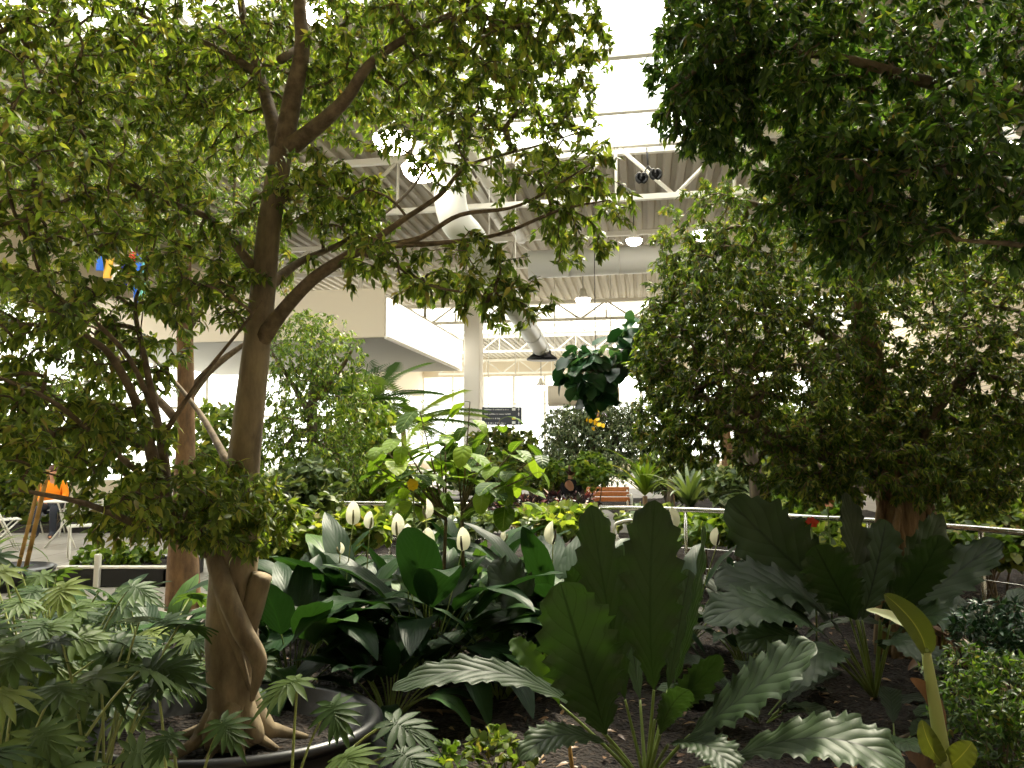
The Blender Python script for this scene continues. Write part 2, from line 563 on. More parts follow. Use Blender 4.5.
# skylights: bars and panes
k = 0
for (y0, y1, xa, xb) in ((4.0, 10.6, XL, XR), (10.6, 17.2, -3.4, 1.6), (35.0, 45.0, XL, XR)):
    k += 1
    gb = G()
    ys = np.linspace(y0, y1, 4)
    for y in ys: box(gb, xa, xb, y - 0.07, y + 0.07, ZC - 0.02, ZC + 0.28, hall=True)
    for x in np.linspace(xa, xb, 2 if k == 2 else 4): box(gb, x - 0.05, x + 0.05, y0, y1, ZC + 0.02, ZC + 0.22, hall=True)
    w = struct('window_%d' % k, gb, 'white_steel')
    gp = G(); box(gp, xa, xb, y0, y1, ZC + 0.23, ZC + 0.25, hall=True)
    link_mesh('pane', gp, M['glass'], w, False)

def glazed_wall(idx, a, b, sill, top, n, rows=3):
    """glazed wall from hall point a to b"""
    global k
    a = np.array(a, float); b = np.array(b, float)
    d = b - a; L = np.linalg.norm(d); ang = math.atan2(d[1], d[0])
    gb = G()
    for i in range(n + 1):
        x = L * i / n
        box(gb, x - 0.09, x + 0.09, -0.09, 0.09, sill, top, rot=rotz(ang), at=(a[0], a[1], 0), hall=True)
    for j in range(rows + 1):
        z = sill + (top - sill) * j / rows
        box(gb, 0, L, -0.06, 0.06, z - 0.05, z + 0.05, rot=rotz(ang), at=(a[0], a[1], 0), hall=True)
    w = struct('window_%d' % idx, gb, 'white_steel')
    gp = G(); box(gp, 0, L, -0.01, 0.01, sill, top, rot=rotz(ang), at=(a[0], a[1], 0), hall=True)
    link_mesh('pane', gp, M['glass'], w, False)

g = G(); box(g, XL, XR, YB, YB + 0.3, 0, 0.7, hall=True); box(g, XL, XR, YB, YB + 0.3, 7.2, 8.8, hall=True)
struct('wall_back', g, 'wall')
glazed_wall(4, (XL, YB + .1), (XR, YB + .1), 0.7, 7.2, 12)
g = G(); box(g, XL - 0.3, XL, YF, YB + .3, 0, 0.5, hall=True); box(g, XL - 0.3, XL, YF, YB + .3, 5.6, 8.8, hall=True); box(g, XL - .3, XL, YF, 4, .5, 5.6, hall=True)
struct('wall_left', g, 'wall')
glazed_wall(5, (XL - .1, 4), (XL - .1, YB), 0.5, 5.6, 16, 2)
g = G()
V = toB([(XR, YF, 0), (XR, YB, 0), (XR, YB, 8.8), (XR, YF, 8.8), (XR + .3, YF, 0), (XR + .3, YB, 0), (XR + .3, YB, 8.8), (XR + .3, YF, 8.8)])
uvq = [(0, 0), (61, 0), (61, 8.8), (0, 8.8)] * 2
g.add(V, np.array([(0, 3, 2, 1), (4, 5, 6, 7), (3, 7, 6, 2), (0, 1, 5, 4)]), uvq)
struct('wall_right', g, 'wall_plank')
g = G(); box(g, XL, XR, YF - 0.3, YF, 0, 8.8, hall=True); struct('wall_front', g, 'wall')

# dropped bulkhead on the left, glow added to its solid side face
def soffit():
    x, y = fromW(*P(385, 338, 20.0)[:2])
    zb = P(385, 338, 20.0)[2]; zt = P(385, 301, 20.0)[2]
    g = G(); box(g, XL, x, y, y + 8.5, zb, zt + 0.1, hall=True); struct('ceiling_bulkhead', g, 'soffit')
    g = G(); box(g, x + .01, x + 0.06, y + 0.05, y + 8.5, zb + 0.05, zt + 0.1, hall=True); struct('window_6', g, 'side_glow')  # added glowing sheet over the solid side
    g = G(); box(g, x, x + 0.08, y - 0.05, y + 8.5, zb - 0.03, zb + 0.05, hall=True); box(g, x, x + 0.08, y - 0.05, y + 8.5, zt + .1, zt + 0.15, hall=True); struct('trim_1', g, 'white')
    g = G(); box(g, XL, x, y - .08, y, zb + .02, zt + .35, hall=True); struct('trim_5', g, 'wall')
    # wall hangers of the bulkhead up to the roof
    g = G()
    for yy in (y + 1, y + 7.5):
        box(g, x - 1.2, x - 1.1, yy, yy + .1, zt, ZC, hall=True)
    struct('trim_2', g, 'white_steel')
soffit()

# columns
for i, (px, Y, w, m) in enumerate(((473, 28.0, 0.62, 'white'), (746, 22.0, 0.5, 'wall'))):
    x, y = fromW(*P(px, 450, Y)[:2])
    g = G(); box(g, x - w / 2, x + w / 2, y - w / 2, y + w / 2, 0, ZC, hall=True, bev=0.03)
    struct('trim_%d' % (3 + i), g, m)

# planting beds (dark mulch): a low mound grid
def bed(name, x0, x1, y0, y1, z, nx=70, ny=60):
    xs = np.linspace(x0, x1, nx); ys = np.linspace(y0, y1, ny)
    X, Yg = np.meshgrid(xs, ys)
    e = np.minimum.reduce([(X - x0), (x1 - X), (Yg - y0), (y1 - Yg)])
    Z = z * np.clip(e / 0.25, 0, 1) + 0.015 * np.sin(X * 9.1 + Yg * 3) * np.sin(Yg * 7.7) + RNG.normal(0, 0.008, X.shape)
    Z = np.maximum(Z, 0.004)
    V = np.stack([X, Yg, Z], -1).reshape(-1, 3)
    i = np.arange(ny - 1)[:, None] * nx + np.arange(nx - 1)[None]
    F = np.stack([i, i + 1, i + nx + 1, i + nx], -1).reshape(-1, 4)
    gg = G(); gg.add(V, F)
    return struct(name, gg, 'soil', True)
bed('ground', -2.7, 6.5, 0.4, 6.9, 0.05, 130, 100)
bed('ground', -3.4, -1.2, 8.6, 16.0, 0.1)
bed('ground', -1.1, 8.8, 7.35, 13.0, 0.1)
bed('ground', 2.4, 8.5, 14.2, 22.0, 0.1)
bed('ground', -5.0, 1.2, 16.5, 24.0, 0.1)
bed('ground', -12, -4.2, 13.6, 22.0, 0.1)

# ------------------------------------------------------------------ roof steel, ducts, lamps
def truss(px, py_bot, Y, x0, x1, depth, n, label):
    p = P(px, py_bot, Y)
    hx, hy = fromW(p[0], p[1]); z = p[2]
    t = thing('roof_truss', label, 'truss', BW((x0 + x1) / 2, hy, z), 'white roof trusses')
    for zz, r in ((z, 0.06), (z + depth, 0.07)):
        gg = G(); box(gg, x0, x1, hy - r, hy + r, zz - r, zz + r, hall=True); link_mesh('chord', gg, M['white_steel'], t, False)
    xs = np.linspace(x0, x1, n + 1)
    for i in range(n):
        gg = G()
        a, b = (z, z + depth) if i % 2 == 0 else (z + depth, z)
        tube(gg, [BW(xs[i], hy, a), BW(xs[i + 1], hy, b)], 0.045, 6)
        if i % 2 == 0: tube(gg, [BW(xs[i + 1], hy, z), BW(xs[i + 1], hy, z + depth)], 0.035, 6)
        link_mesh('web_member', gg, M['white_steel'], t, True)
    return t
truss(650, 197, 16.0, -12, 11, 1.25, 18, 'white open web roof truss under the first roof deck, nearest of the trusses')
truss(620, 262, 22.5, -12, 11, 0.9, 20, 'white roof truss just behind the big grey duct')
truss(620, 318, 32.0, -14, 11, 0.8, 22, 'white truss crossing the far bright skylight, first one past the duct')
truss(560, 333, 37.0, -14, 11, 0.8, 22, 'white truss in the middle of the far skylight')
truss(560, 350, 43.0, -14, 11, 0.9, 22, 'white truss at the end of the far skylight, just above the cream drum')
truss(560, 372, 50.0, -14, 11, 0.9, 22, 'farthest white truss, low against the bright end wall')

def duct(name, pts, r, mat, label, cat='duct', group=None, bell=False):
    pts = np.array(pts)
    t = thing(name, label, cat, pts[0], group)
    gg = G(); tube(gg, pts, r, 24); link_mesh('duct_body', gg, M[mat], t)
    d = nrm(pts[-1] - pts[0]); L = np.linalg.norm(pts[-1] - pts[0])
    for q in np.arange(1.2, L, 1.5):
        gb = G(); c = pts[0] + d * q
        tube(gb, [c - d * .03, c + d * .03], r * 1.04, 24); link_mesh('joint_band', gb, M[mat], t)
    return t
# the big cross duct
a = P(548, 264, 22.0); b = P(648, 259, 21.8)
dv = nrm(b - a); duct('air_duct', [a - dv * 0.6, b + dv * 9], 0.42, 'duct', 'large pale grey round duct running across under the roof deck')
# two duct runs along the hall (toward the far end)
def hall_run(px0, py0, Y0, len_, r, mat, name, label):
    p = P(px0, py0, Y0); hx, hy = fromW(p[0], p[1])
    return duct(name, [BW(hx, hy, p[2]), BW(hx, hy + len_, p[2])], r, mat, label)
hall_run(462, 135, 14.5, 7.5, 0.17, 'white_steel', 'roof_beam', 'white round roof tube running away under the trusses, seen beside the hanging double lamp')['category'] = 'beam'
hall_run(438, 128, 14.5, 7.0, 0.10, 'white_steel', 'roof_beam', 'thinner white roof tube parallel to the thicker one on its left side')['category'] = 'beam'
# low duct ending in a dark ringed diffuser
p0 = P(470, 238, 10.6); p1 = P(542, 350, 20.0)
t = duct('air_duct', [p0, p1], 0.23, 'duct', 'cream round duct slanting down to a dark ringed diffuser above the shrubs')
d = nrm(p1 - p0)
gg = G(); lathe(gg, [(0.24, 0.1), (0.26, 0.0), (0.42, -0.12), (0.42, -0.16), (0.0, -0.16)], p1 + np.array((0, -.05, -.12)), 28); link_mesh('diffuser', gg, M['dark_metal'], t)
gg = G(); tube(gg, smooth_path([p0 + np.array((0, 0, 0)), p0 + np.array((-.25, -.3, .35)), p0 + np.array((-.3, -.4, 1.6)), np.array((p0[0] - .3, p0[1] - .4, ZC))], None, 6)[0], 0.23, 20); link_mesh('elbow', gg, M['duct'], t)
# cream drum
a = P(548, 396, 24.0); b = P(618, 394, 24.0)
t = duct('air_drum', [a, b], 0.34, 'wall', 'short cream cylindrical air drum above the wayfinding sign', 'duct')
for q in (0.1, 0.9):
    c = a * (1 - q) + b * q
    gg = G(); tube(gg, [c, np.array((c[0], c[1], ZC))], 0.015, 5); link_mesh('hanger_rod', gg, M['white_steel'], t)

def highbay(px, py, Y, r, label):
    c = P(px, py, Y)
    t = thing('high_bay_lamp', label, 'lamp', c, 'glowing high bay lamps under the roof')
    gg = G(); lathe(gg, [(0.02, r * 1.3), (r * 0.35, r * 1.25), (r * 0.45, r * 0.6), (r, 0.0), (r * 0.97, 0.0), (r * 0.42, r * .55), (0.0, r * .6)], c, 24); link_mesh('reflector', gg, M['white_steel'], t)
    gg = G(); ellipsoid(gg, c + np.array((0, 0, -r * 0.1)), (r * 0.9, r * 0.9, r * 0.6), 18, 9); link_mesh('bulb', gg, M['lamp'], t)
    gg = G(); tube(gg, [c + np.array((0, 0, r * 1.2)), np.array((c[0], c[1], ZC + .1))], 0.012, 5); link_mesh('cord', gg, M['black_rubber'], t)
highbay(393, 139, 9.0, 0.27, 'very bright lamp, upper left one of the glowing pair right of the big trunk')
highbay(421, 168, 9.6, 0.27, 'very bright lamp, lower right one of the glowing pair right of the big trunk')
highbay(320, 14, 7.0, 0.17, 'bright lamp behind the top limbs of the potted ficus')
highbay(634, 240, 20.0, 0.24, 'small bright lamp just above the left part of the big cross duct')
highbay(702, 233, 19.0, 0.30, 'bright lamp beside the edge of the weeping ficus, right of the cross duct end')
highbay(583, 299, 25.0, 0.28, 'bright lamp below the cross duct, above the dark glossy leaves')
highbay(1008, 146, 11.0, 0.25, 'bright lamp shining through the leaves at the upper right edge')
highbay(958, 151, 11.5, 0.22, 'bright lamp behind leaves, left neighbour of the one at the right edge')
highbay(541, 386, 34.0, 0.30, 'small distant lamp left of the cream drum')

# pair of black round spotlights on the truss
c = P(648, 166, 15.4)
t = thing('double_spotlight', 'pair of small black round spotlights hanging from the near truss', 'spotlight', c)
gg = G(); tube(gg, [c, c + np.array((0, 0.1, 0.45))], 0.02, 6); link_mesh('bracket', gg, M['black_rubber'], t)
for s, dz in ((-1, -0.28), (1, -0.2)):
    e = c + np.array((s * 0.15, -0.05, dz)); gg = G()
    tube(gg, [c, e], 0.02, 6); link_mesh('arm', gg, M['black_rubber'], t)
    gg = G(); a_ = np.linspace(0, 2 * math.pi, 17)
    tube(gg, np.stack([e[0] + 0.11 * np.cos(a_), e[1] + 0 * a_, e[2] + 0.11 * np.sin(a_)], -1), 0.035, 6)
    tube(gg, [e + np.array((0, .02, 0)), e + np.array((0, .12, 0))], [0.1, 0.05], 12)
    link_mesh('spot_head', gg, M['black_rubber'], t)

# wayfinding sign hung from the roof
def sign():
    Y = 17.0
    c0 = P(482, 407, Y); c1 = P(522, 425, Y)
    x0, x1, z0, z1 = c0[0], c1[0], c1[2], c0[2]
    t = thing('hanging_sign', 'slate grey directory sign with rows of white writing and arrows, beside the white column', 'sign', ((x0 + x1) / 2, Y, z0))
    gg = G(); box(gg, x0, x1, Y, Y + .05, z0, z1, bev=.01); link_mesh('panel', gg, M['sign'], t, False)
    for xx in (x0 + .15, x1 - .15):
        gg = G(); tube(gg, [(xx, Y + .02, z1), (xx, Y + .02, ZC)], 0.008, 5); link_mesh('hanger_rod', gg, M['white_steel'], t)
    rows = 4
    lens = (0.55, 0.62, 0.36, 0.5)
    for r in range(rows):
        zc = z1 - (r + .5) * (z1 - z0) / rows
        gg = G(); x = x0 + .06; rr = random.Random(r)
        while x < x0 + .06 + lens[r]:          # letter strokes too small to read in the photo
            w = rr.choice((.012, .02, .026)); h = rr.choice((.018, .026, .03))
            box(gg, x, x + w, Y - .006, Y, zc - .02, zc - .02 + h); x += w + rr.choice((.008, .01, .03))
        link_mesh('lettering', gg, M['sign_text'], t, False)
        gg = G(); x = x1 - .06                   # arrow
        gg.add([(x - .035, Y - .004, zc - .01), (x + .005, Y - .004, zc - .01), (x - .015, Y - .004, zc + .045 if r != 2 else zc - .05), (x - .022, Y - .004, zc - .045), (x - .008, Y - .004, zc - .045), (x - .008, Y - .004, zc - .01), (x - .022, Y - .004, zc - .01)], [np.array([(0, 1, 2)]), np.array([(3, 4, 5, 6)])])
        link_mesh('arrow', gg, M['sign_text'], t, False)
        if r != 1:
            gg = G(); box(gg, x - .17, x - .09, Y - .005, Y, zc - .03, zc + .035, bev=.004); link_mesh('symbol', gg, M['sign_yellow' if r == 2 else 'sign_text'], t, False)
sign()

# coloured hanging banners, upper left
def banner(px0, px1, py0, py1, Y, bands, label):
    a = P(px0, py0, Y); b = P(px1, py1, Y)
    t = thing('hanging_banner', label, 'banner', ((a[0] + b[0]) / 2, Y, b[2]), 'coloured cloth banners hung high on the left')
    n = len(bands); K = 12
    for i, (col, f0, f1) in enumerate(bands):
        x0 = a[0] + (b[0] - a[0]) * i / n; x1 = a[0] + (b[0] - a[0]) * (i + 1) / n
        z0 = a[2] + (b[2] - a[2]) * f1; z1 = a[2] + (b[2] - a[2]) * f0
        zz = np.linspace(z1, z0, K); V = []
        for z in zz:
            y = Y + .04 * math.sin(z * 5 + i)
            V += [(x0, y, z), (x1, y + .01, z), (x1, y + .03, z), (x0, y + .02, z)]
        F = []
        for q in range(K - 1):
            for s in range(4): F.append((q * 4 + s, q * 4 + (s + 1) % 4, q * 4 + 4 + (s + 1) % 4, q * 4 + 4 + s))
        gg = G(); gg.add(V, F); link_mesh('cloth_strip', gg, M['b_' + col], t)
    gg = G(); tube(gg, [(a[0] - .1, Y, a[2] + .02), (b[0] + .1, Y, a[2] + .02)], .02, 6); link_mesh('rod', gg, M['white_steel'], t)
    for xx in (a[0], b[0]):
        gg = G(); tube(gg, [(xx, Y, a[2]), (xx, Y, ZC)], .008, 4); link_mesh('hanging_wire', gg, M['white_steel'], t)
banner(98, 126, 252, 290, 13.0, [('blue', .05, .5), ('gold', .15, .7), ('cream', .3, .8), ('navy', .2, 1.0)], 'blue, gold and cream banner strips hung left of the red and blue one')
banner(130, 145, 250, 304, 13.0, [('red', 0, .6), ('blue', 0, 1.0), ('aqua', 0, .9)], 'red, blue and aqua banner hung behind the left leaves')

# ------------------------------------------------------------------ vegetation builders
def tmpl(kind):
    if kind == 'kite':
        V = [(0, 0, 0), (-.19, .42, .05), (0, 1, -.08), (.19, .42, .05)]
        F = [(0, 3, 2), (0, 2, 1)]
    elif kind == 'leaf6':
        V = [(0, 0, 0), (-.16, .20, .05), (0, .25, 0), (.16, .20, .05), (-.17, .50, .03), (0, .54, -.02), (.17, .50, .03), (0, 1, -.16)]
        F = [(0, 2, 1), (0, 3, 2), (1, 2, 4), (2, 5, 4), (2, 3, 5), (3, 6, 5), (4, 5, 7), (5, 6, 7)]
    elif kind == 'broad':
        V = [(0, 0, 0), (-.36, .12, .06), (0, .2, 0), (.36, .12, .06), (-.42, .5, .02), (0, .52, -.03), (.42, .5, .02), (0, .98, -.16), (-.22, .82, -.06), (.22, .82, -.06)]
        F = [(0, 2, 1), (0, 3, 2), (1, 2, 5), (1, 5, 4), (2, 3, 5), (3, 6, 5), (4, 5, 8), (5, 7, 8), (5, 6, 9), (5, 9, 7)]
    elif kind == 'strap':
        V = []
        for i, t in enumerate(np.linspace(0, 1, 6)):
            w = .05 * (1 - t ** 3) + .002; z = -.35 * t * t
            V += [(-w, t, z), (w, t, z)]
        F = [(2 * i, 2 * i + 1, 2 * i + 3, 2 * i + 2) for i in range(5)]
    elif kind == 'frond':      # pinnate frond
        V, F = [], []
        for i, t in enumerate(np.linspace(.10, 1, 26)):
            l = .34 * math.sin(math.pi * min(1, t * .82 + .12)) + .05; z = -.45 * t * t
            for s in (-1, 1):
                n = len(V)
                V += [(0, t, z), (s * l * .5, t + .075, z - .02), (s * l, t + .15, z - .14), (s * l * .5, t + .055, z - .03)]
                F.append((n, n + 1, n + 2, n + 3))
        n = len(V)
        for t in (0, .35, .7, 1): V += [(-.008, t, -.45 * t * t + .004), (.008, t, -.45 * t * t + .004)]
        F += [(n + 2 * i, n + 2 * i + 1, n + 2 * i + 3, n + 2 * i + 2) for i in range(3)]
    V = np.array(V, float)
    F = np.array(F)
    uv = np.stack([V[:, 0] / max(1e-6, 2 * np.abs(V[:, 0]).max()) + .5, V[:, 1]], -1)
    return V, F, uv
T_ = {k_: tmpl(k_) for k_ in ('kite', 'leaf6', 'broad', 'strap', 'frond')}


def cloud(g, pos, dirs, nr, L, kind, var=None):
    TV, TF, uv = T_[kind]
    n = len(pos)
    D = nrm(dirs); S = nrm(np.cross(D, nr)); N_ = np.cross(S, D)
    L = np.broadcast_to(np.asarray(L, float), (n,))[:, None, None]
    V = pos[:, None] + L * (TV[None, :, 0:1] * S[:, None] + TV[None, :, 1:2] * D[:, None] + TV[None, :, 2:3] * N_[:, None])
    F = (TF[None] + (np.arange(n) * len(TV))[:, None, None]).reshape(-1, TF.shape[1])
    if var is None: var = RNG.random(n)
    g.add(V, F, np.tile(uv, (n, 1)), np.repeat(var, len(TF)))
    return g


def inside(e, n):
    """n points in ellipsoid e = (px, py, Y, rx_px, ry_px, rdepth)"""
    px, py, Y, rx, ry, rd = e[:6]
    v = RNG.normal(size=(n, 3)); v = nrm(v) * (RNG.random((n, 1)) ** (1 / 2.4))
    c = P(px, py, Y)
    s = Y / F_PX
    return c + v * np.array((rx * s, rd, ry * s))


def tree(name, label, cat, limbs, vols, leaf, mat, bark_mat='bark_grey', kind='kite', per=10, droop=0.5, group=None,
         trunk_from=0.75, step=4, wig=0.06, twig='twig', shag=0.35, r_tip=0.0016, sides=10, base=None, vlo=0.0, vhi=1.0, extra=None, dens=1.0):
    """limbs: lists of (px,py,Y,r); vols: ellipsoids (px,py,Y,rx,ry,rd,n)"""
    paths = []
    for lb in limbs:
        pts = np.array([P(*q[:3]) for q in lb]); rr = [q[3] for q in lb]
        paths.append(smooth_path(pts, rr, 6, 0.0))
    root = base if base is not None else paths[0][0][0]
    t = thing(name, label, cat, root, group)
    gt = G(); tube(gt, paths[0][0], paths[0][1], 14)
    if extra: extra(gt)
    link_mesh('trunk', gt, M[bark_mat], t)
    nodes, nr_ = [], []
    for i, (p, r) in enumerate(paths):
        k0 = int(len(p) * trunk_from) if i == 0 else len(p) // 4
        nodes.append(p[k0:]); nr_.append(r[k0:])
    nodes = np.concatenate(nodes); nr_ = np.concatenate(nr_)
    gb = G()
    for p, r in paths[1:]:
        tube(gb, p, r, sides)
    att = np.concatenate([inside(v, int(v[6] * dens)) for v in vols])
    d0 = ((att[:, None] - nodes[None]) ** 2).sum(-1).min(1) if len(att) * len(nodes) < 4e6 else np.linalg.norm(att - nodes.mean(0), axis=1)
    att = att[np.argsort(d0)]
    cap = len(att) * step + len(nodes) + 8
    NB = np.zeros((cap, 3)); par = np.full(cap, -1); n = len(nodes)
    NB[:n] = nodes
    segs = []
    for a in att:
        dd = ((NB[:n] - a) ** 2).sum(1)
        j = int(dd.argmin()); L = math.sqrt(dd[j])
        if L < leaf * 0.6: continue
        w = RNG.normal(0, wig * L, 3)
        q = NB[j]
        prev = j; ids = [j]
        for s in range(1, step + 1):
            u = s / step
            pt = q * (1 - u) + a * u + w * math.sin(math.pi * u) + RNG.normal(0, 0.02 * L, 3)
            pt[2] += 0.10 * L * math.sin(math.pi * u)
            NB[n] = pt; par[n] = prev; prev = n; ids.append(n); n += 1
        segs.append(ids)
    cnt = np.ones(n)
    for i in range(n - 1, len(nodes) - 1, -1):
        if par[i] >= 0: cnt[par[i]] += cnt[i]
    rad = r_tip * np.sqrt(cnt / step + 0.6)
    rad = np.minimum(rad, 0.03)
    S = np.array(segs)
    Pt = NB[S]; Rr = rad[S]; Rr[:, 0] = Rr[:, 1]
    tubes(gb, Pt, Rr, 4 if leaf > 0.05 else 3)
    link_mesh('branchwork', gb, M[twig], t)
    # leaves
    ntw = len(S)
    u = RNG.random((ntw, per)) ** 0.7 * (step - 0.001)
    i0 = u.astype(int); fr = (u - i0)[..., None]
    rows = np.arange(ntw)[:, None]
    A = Pt[rows, i0]; B = Pt[rows, i0 + 1]
    pos = (A * (1 - fr) + B * fr).reshape(-1, 3)
    td = nrm(B - A).reshape(-1, 3)
    rnd = RNG.normal(size=pos.shape)
    side = nrm(np.cross(td, rnd))
    dirs = nrm(td * 0.45 + side * 0.8 + np.array((0, 0, -droop)) + RNG.normal(0, 0.25, pos.shape))
    nn = nrm(np.array((0, 0, 1.0)) + RNG.normal(0, 0.55, pos.shape))
    pos = pos + nrm(rnd) * shag * leaf * RNG.random((len(pos), 1))
    Ls = leaf * RNG.uniform(0.6, 1.15, len(pos))
    gl = G(); cloud(gl, pos, dirs, nn, Ls, kind, vlo + (vhi - vlo) * RNG.random(len(pos)))
    link_mesh('foliage', gl, M[mat], t)
    return t


def shrub(name, label, cat, px, py, Y, rx, ry, rd, n, leaf, mat, kind='kite', group=None, per=8, z0=0.05, stems=4, droop=0.2, bark_mat='twig', r=0.012, **kw):
    c = P(px, py, Y)
    base = np.array((c[0], Y, z0))
    limbs = []
    s = Y / F_PX
    for i in range(stems):
        e = c + np.array((RNG.uniform(-.5, .5) * rx * s, RNG.uniform(-.4, .4) * rd, RNG.uniform(-.2, .4) * ry * s))
        b = base + np.array((RNG.uniform(-.12, .12) * rx * s, RNG.uniform(-.1, .1) * rd, 0))
        m = (b + e) / 2 + np.array((RNG.uniform(-.2, .2) * rx * s, 0, 0.0))
        limbs.append([b, m, e])
    t = thing(name, label, cat, base, group)
    paths = [smooth_path(l, [r, r * .8, r * .4], 5) for l in limbs]
    gt = G()
    for p, q in paths: tube(gt, p, q, 7)
    # reuse tree growth by faking limbs
    nodes = np.concatenate([p[len(p) // 4:] for p, q in paths])
    att = inside((px, py, Y, rx, ry, rd), n)
    att = att[att[:, 2] > z0 + leaf * .4]
    NB = [p for p in nodes]; segs = []
    NBa = np.zeros((len(nodes) + 3 * len(att) + 4, 3)); m = len(nodes); NBa[:m] = nodes
    order = np.argsort(((att[:, None] - nodes[None]) ** 2).sum(-1).min(1))
    for a in att[order]:
        dd = ((NBa[:m] - a) ** 2).sum(1); j = int(dd.argmin()); L = math.sqrt(dd[j]); q = NBa[j].copy(); w = RNG.normal(0, .07 * L, 3)
        seg = [q]
        for s_ in (1, 2, 3):
            u = s_ / 3; pt = q * (1 - u) + a * u + w * math.sin(math.pi * u); pt[2] += .12 * L * math.sin(math.pi * u)
            NBa[m] = pt; m += 1; seg.append(pt)
        segs.append(seg)
    Pt = np.array(segs)
    tubes(gt, Pt, np.full(Pt.shape[:2], max(0.0016, leaf * 0.02)), 3)
    link_mesh('stem', gt, M[bark_mat], t)
    ntw = len(Pt); u = RNG.random((ntw, per)) ** .6 * 2.999; i0 = u.astype(int); fr = (u - i0)[..., None]; rows = np.arange(ntw)[:, None]
    A = Pt[rows, i0]; B = Pt[rows, i0 + 1]
    pos = (A * (1 - fr) + B * fr).reshape(-1, 3); td = nrm(B - A).reshape(-1, 3)
    side = nrm(np.cross(td, RNG.normal(size=pos.shape)))
    dirs = nrm(td * .4 + side * .9 + np.array((0, 0, -droop)) + RNG.normal(0, .2, pos.shape))
    nn = nrm(np.array((0, 0, 1.0)) + RNG.normal(0, .5, pos.shape))
    gl = G(); cloud(gl, pos, dirs, nn, leaf * RNG.uniform(.6, 1.15, len(pos)), kind)
    link_mesh('foliage', gl, M[mat], t)
    return t


def blade(g, poly, width, prof=(0.9, 0.5), side=None, wav=0.0, fold=0.25, nu=8, freq=5, scal=0.0, var=None, curl=0.0):
    """leaf blade on the spine poly (K,3)"""
    poly = np.asarray(poly, float); K = len(poly)
    v = np.linspace(0, 1, K)
    T = nrm(np.gradient(poly, axis=0))
    if side is None:
        side = np.cross(T, np.array((0, 0, 1.0)))
        bad = np.linalg.norm(side, axis=1) < 0.15
        side[bad] = side[~bad].mean(0) if (~bad).any() else (1, 0, 0)
    else:
        side = np.broadcast_to(np.asarray(side, float), T.shape)
    S = nrm(side - T * (side * T).sum(1, keepdims=True)); N_ = np.cross(S, T)
    a, b = prof
    w = (v ** a) * ((1 - v) ** b); w = w / w.max(); w = np.maximum(w, 0.015)
    u = np.linspace(-1, 1, nu + 1)
    ph1, ph2 = RNG.uniform(0, 6.28, 2)
    V = np.zeros((K, nu + 1, 3)); UV = np.zeros((K, nu + 1, 2))
    for j, uu in enumerate(u):
        ph = ph1 if uu < 0 else ph2
        fr = freq * 2 * math.pi
        ed = max(0.0, (abs(uu) - .6) / .4)
        ww = w * width / 2 * (1 - scal * ed * (1.3 - 2.6 * np.mod(v * freq * 2.1 + ph, 1.0) ** 1.5) + scal * .6 * ed * np.sin(fr * .8 * v + ph))
        z = fold * abs(uu) * ww - curl * uu * uu * ww + wav * width * (uu * uu) * np.sin(fr * v + ph) * np.minimum(1, w * 2)
        V[:, j] = poly + S * (uu * ww)[:, None] + N_ * z[:, None]
        UV[:, j, 0] = (uu + 1) / 2; UV[:, j, 1] = v
    i = np.arange(K - 1)[:, None] * (nu + 1) + np.arange(nu)[None]
    F = np.stack([i, i + 1, i + nu + 2, i + nu + 1], -1).reshape(-1, 4)
    g.add(V, F, UV.reshape(-1, 2), RNG.random() if var is None else var)
    return g


def bez(a, b, c, n=18):
    t = np.linspace(0, 1, n)[:, None]
    return (1 - t) ** 2 * np.asarray(a) + 2 * t * (1 - t) * np.asarray(b) + t * t * np.asarray(c)


def arch(c, az, L, e0, droop, n=22, pw=1.4):
    pts = [np.array(c, float)]; st = L / (n - 1)
    for i in range(n - 1):
        t = i / (n - 2); e = e0 - droop * t ** pw
        pts.append(pts[-1] + st * np.array((math.cos(az) * math.cos(e), math.sin(az) * math.cos(e), math.sin(e))))
    return np.array(pts)


def leaf_part(root, stalk, spine, width, mat, stalk_mat='stalk', sr=0.006, label=None, **kw):
    g = G(); blade(g, spine, width, **kw)
    o = link_mesh('leaf', g, M[mat], root)
    g2 = G(); tube(g2, stalk, np.linspace(sr, sr * .6, len(stalk)), 6)
    mid = spine[:-1]; N = len(mid)
    link_mesh('leaf_stalk', g2, M[stalk_mat], o)
    if label: o['label'] = label
    return o


def rosette(name, label, cat, c, n, L, width, mat, e=(0.6, 1.35), droop=(0.6, 1.6), pet=0.3, group=None, azr=None, **kw):
    t = thing(name, label, cat, c, group)
    for i in range(n):
        az = (i * 2.39996 + RNG.uniform(-.3, .3)) if azr is None else RNG.uniform(*azr)
        l = L * RNG.uniform(.7, 1.1)
        pts = arch(c + np.array((math.cos(az), math.sin(az), 0)) * .04, az, l, RNG.uniform(*e), RNG.uniform(*droop))
        k0 = max(2, int(len(pts) * pet))
        leaf_part(t, pts[:k0 + 1], pts[k0:], width * RNG.uniform(.8, 1.15) * l / L, mat, **kw)
    return t


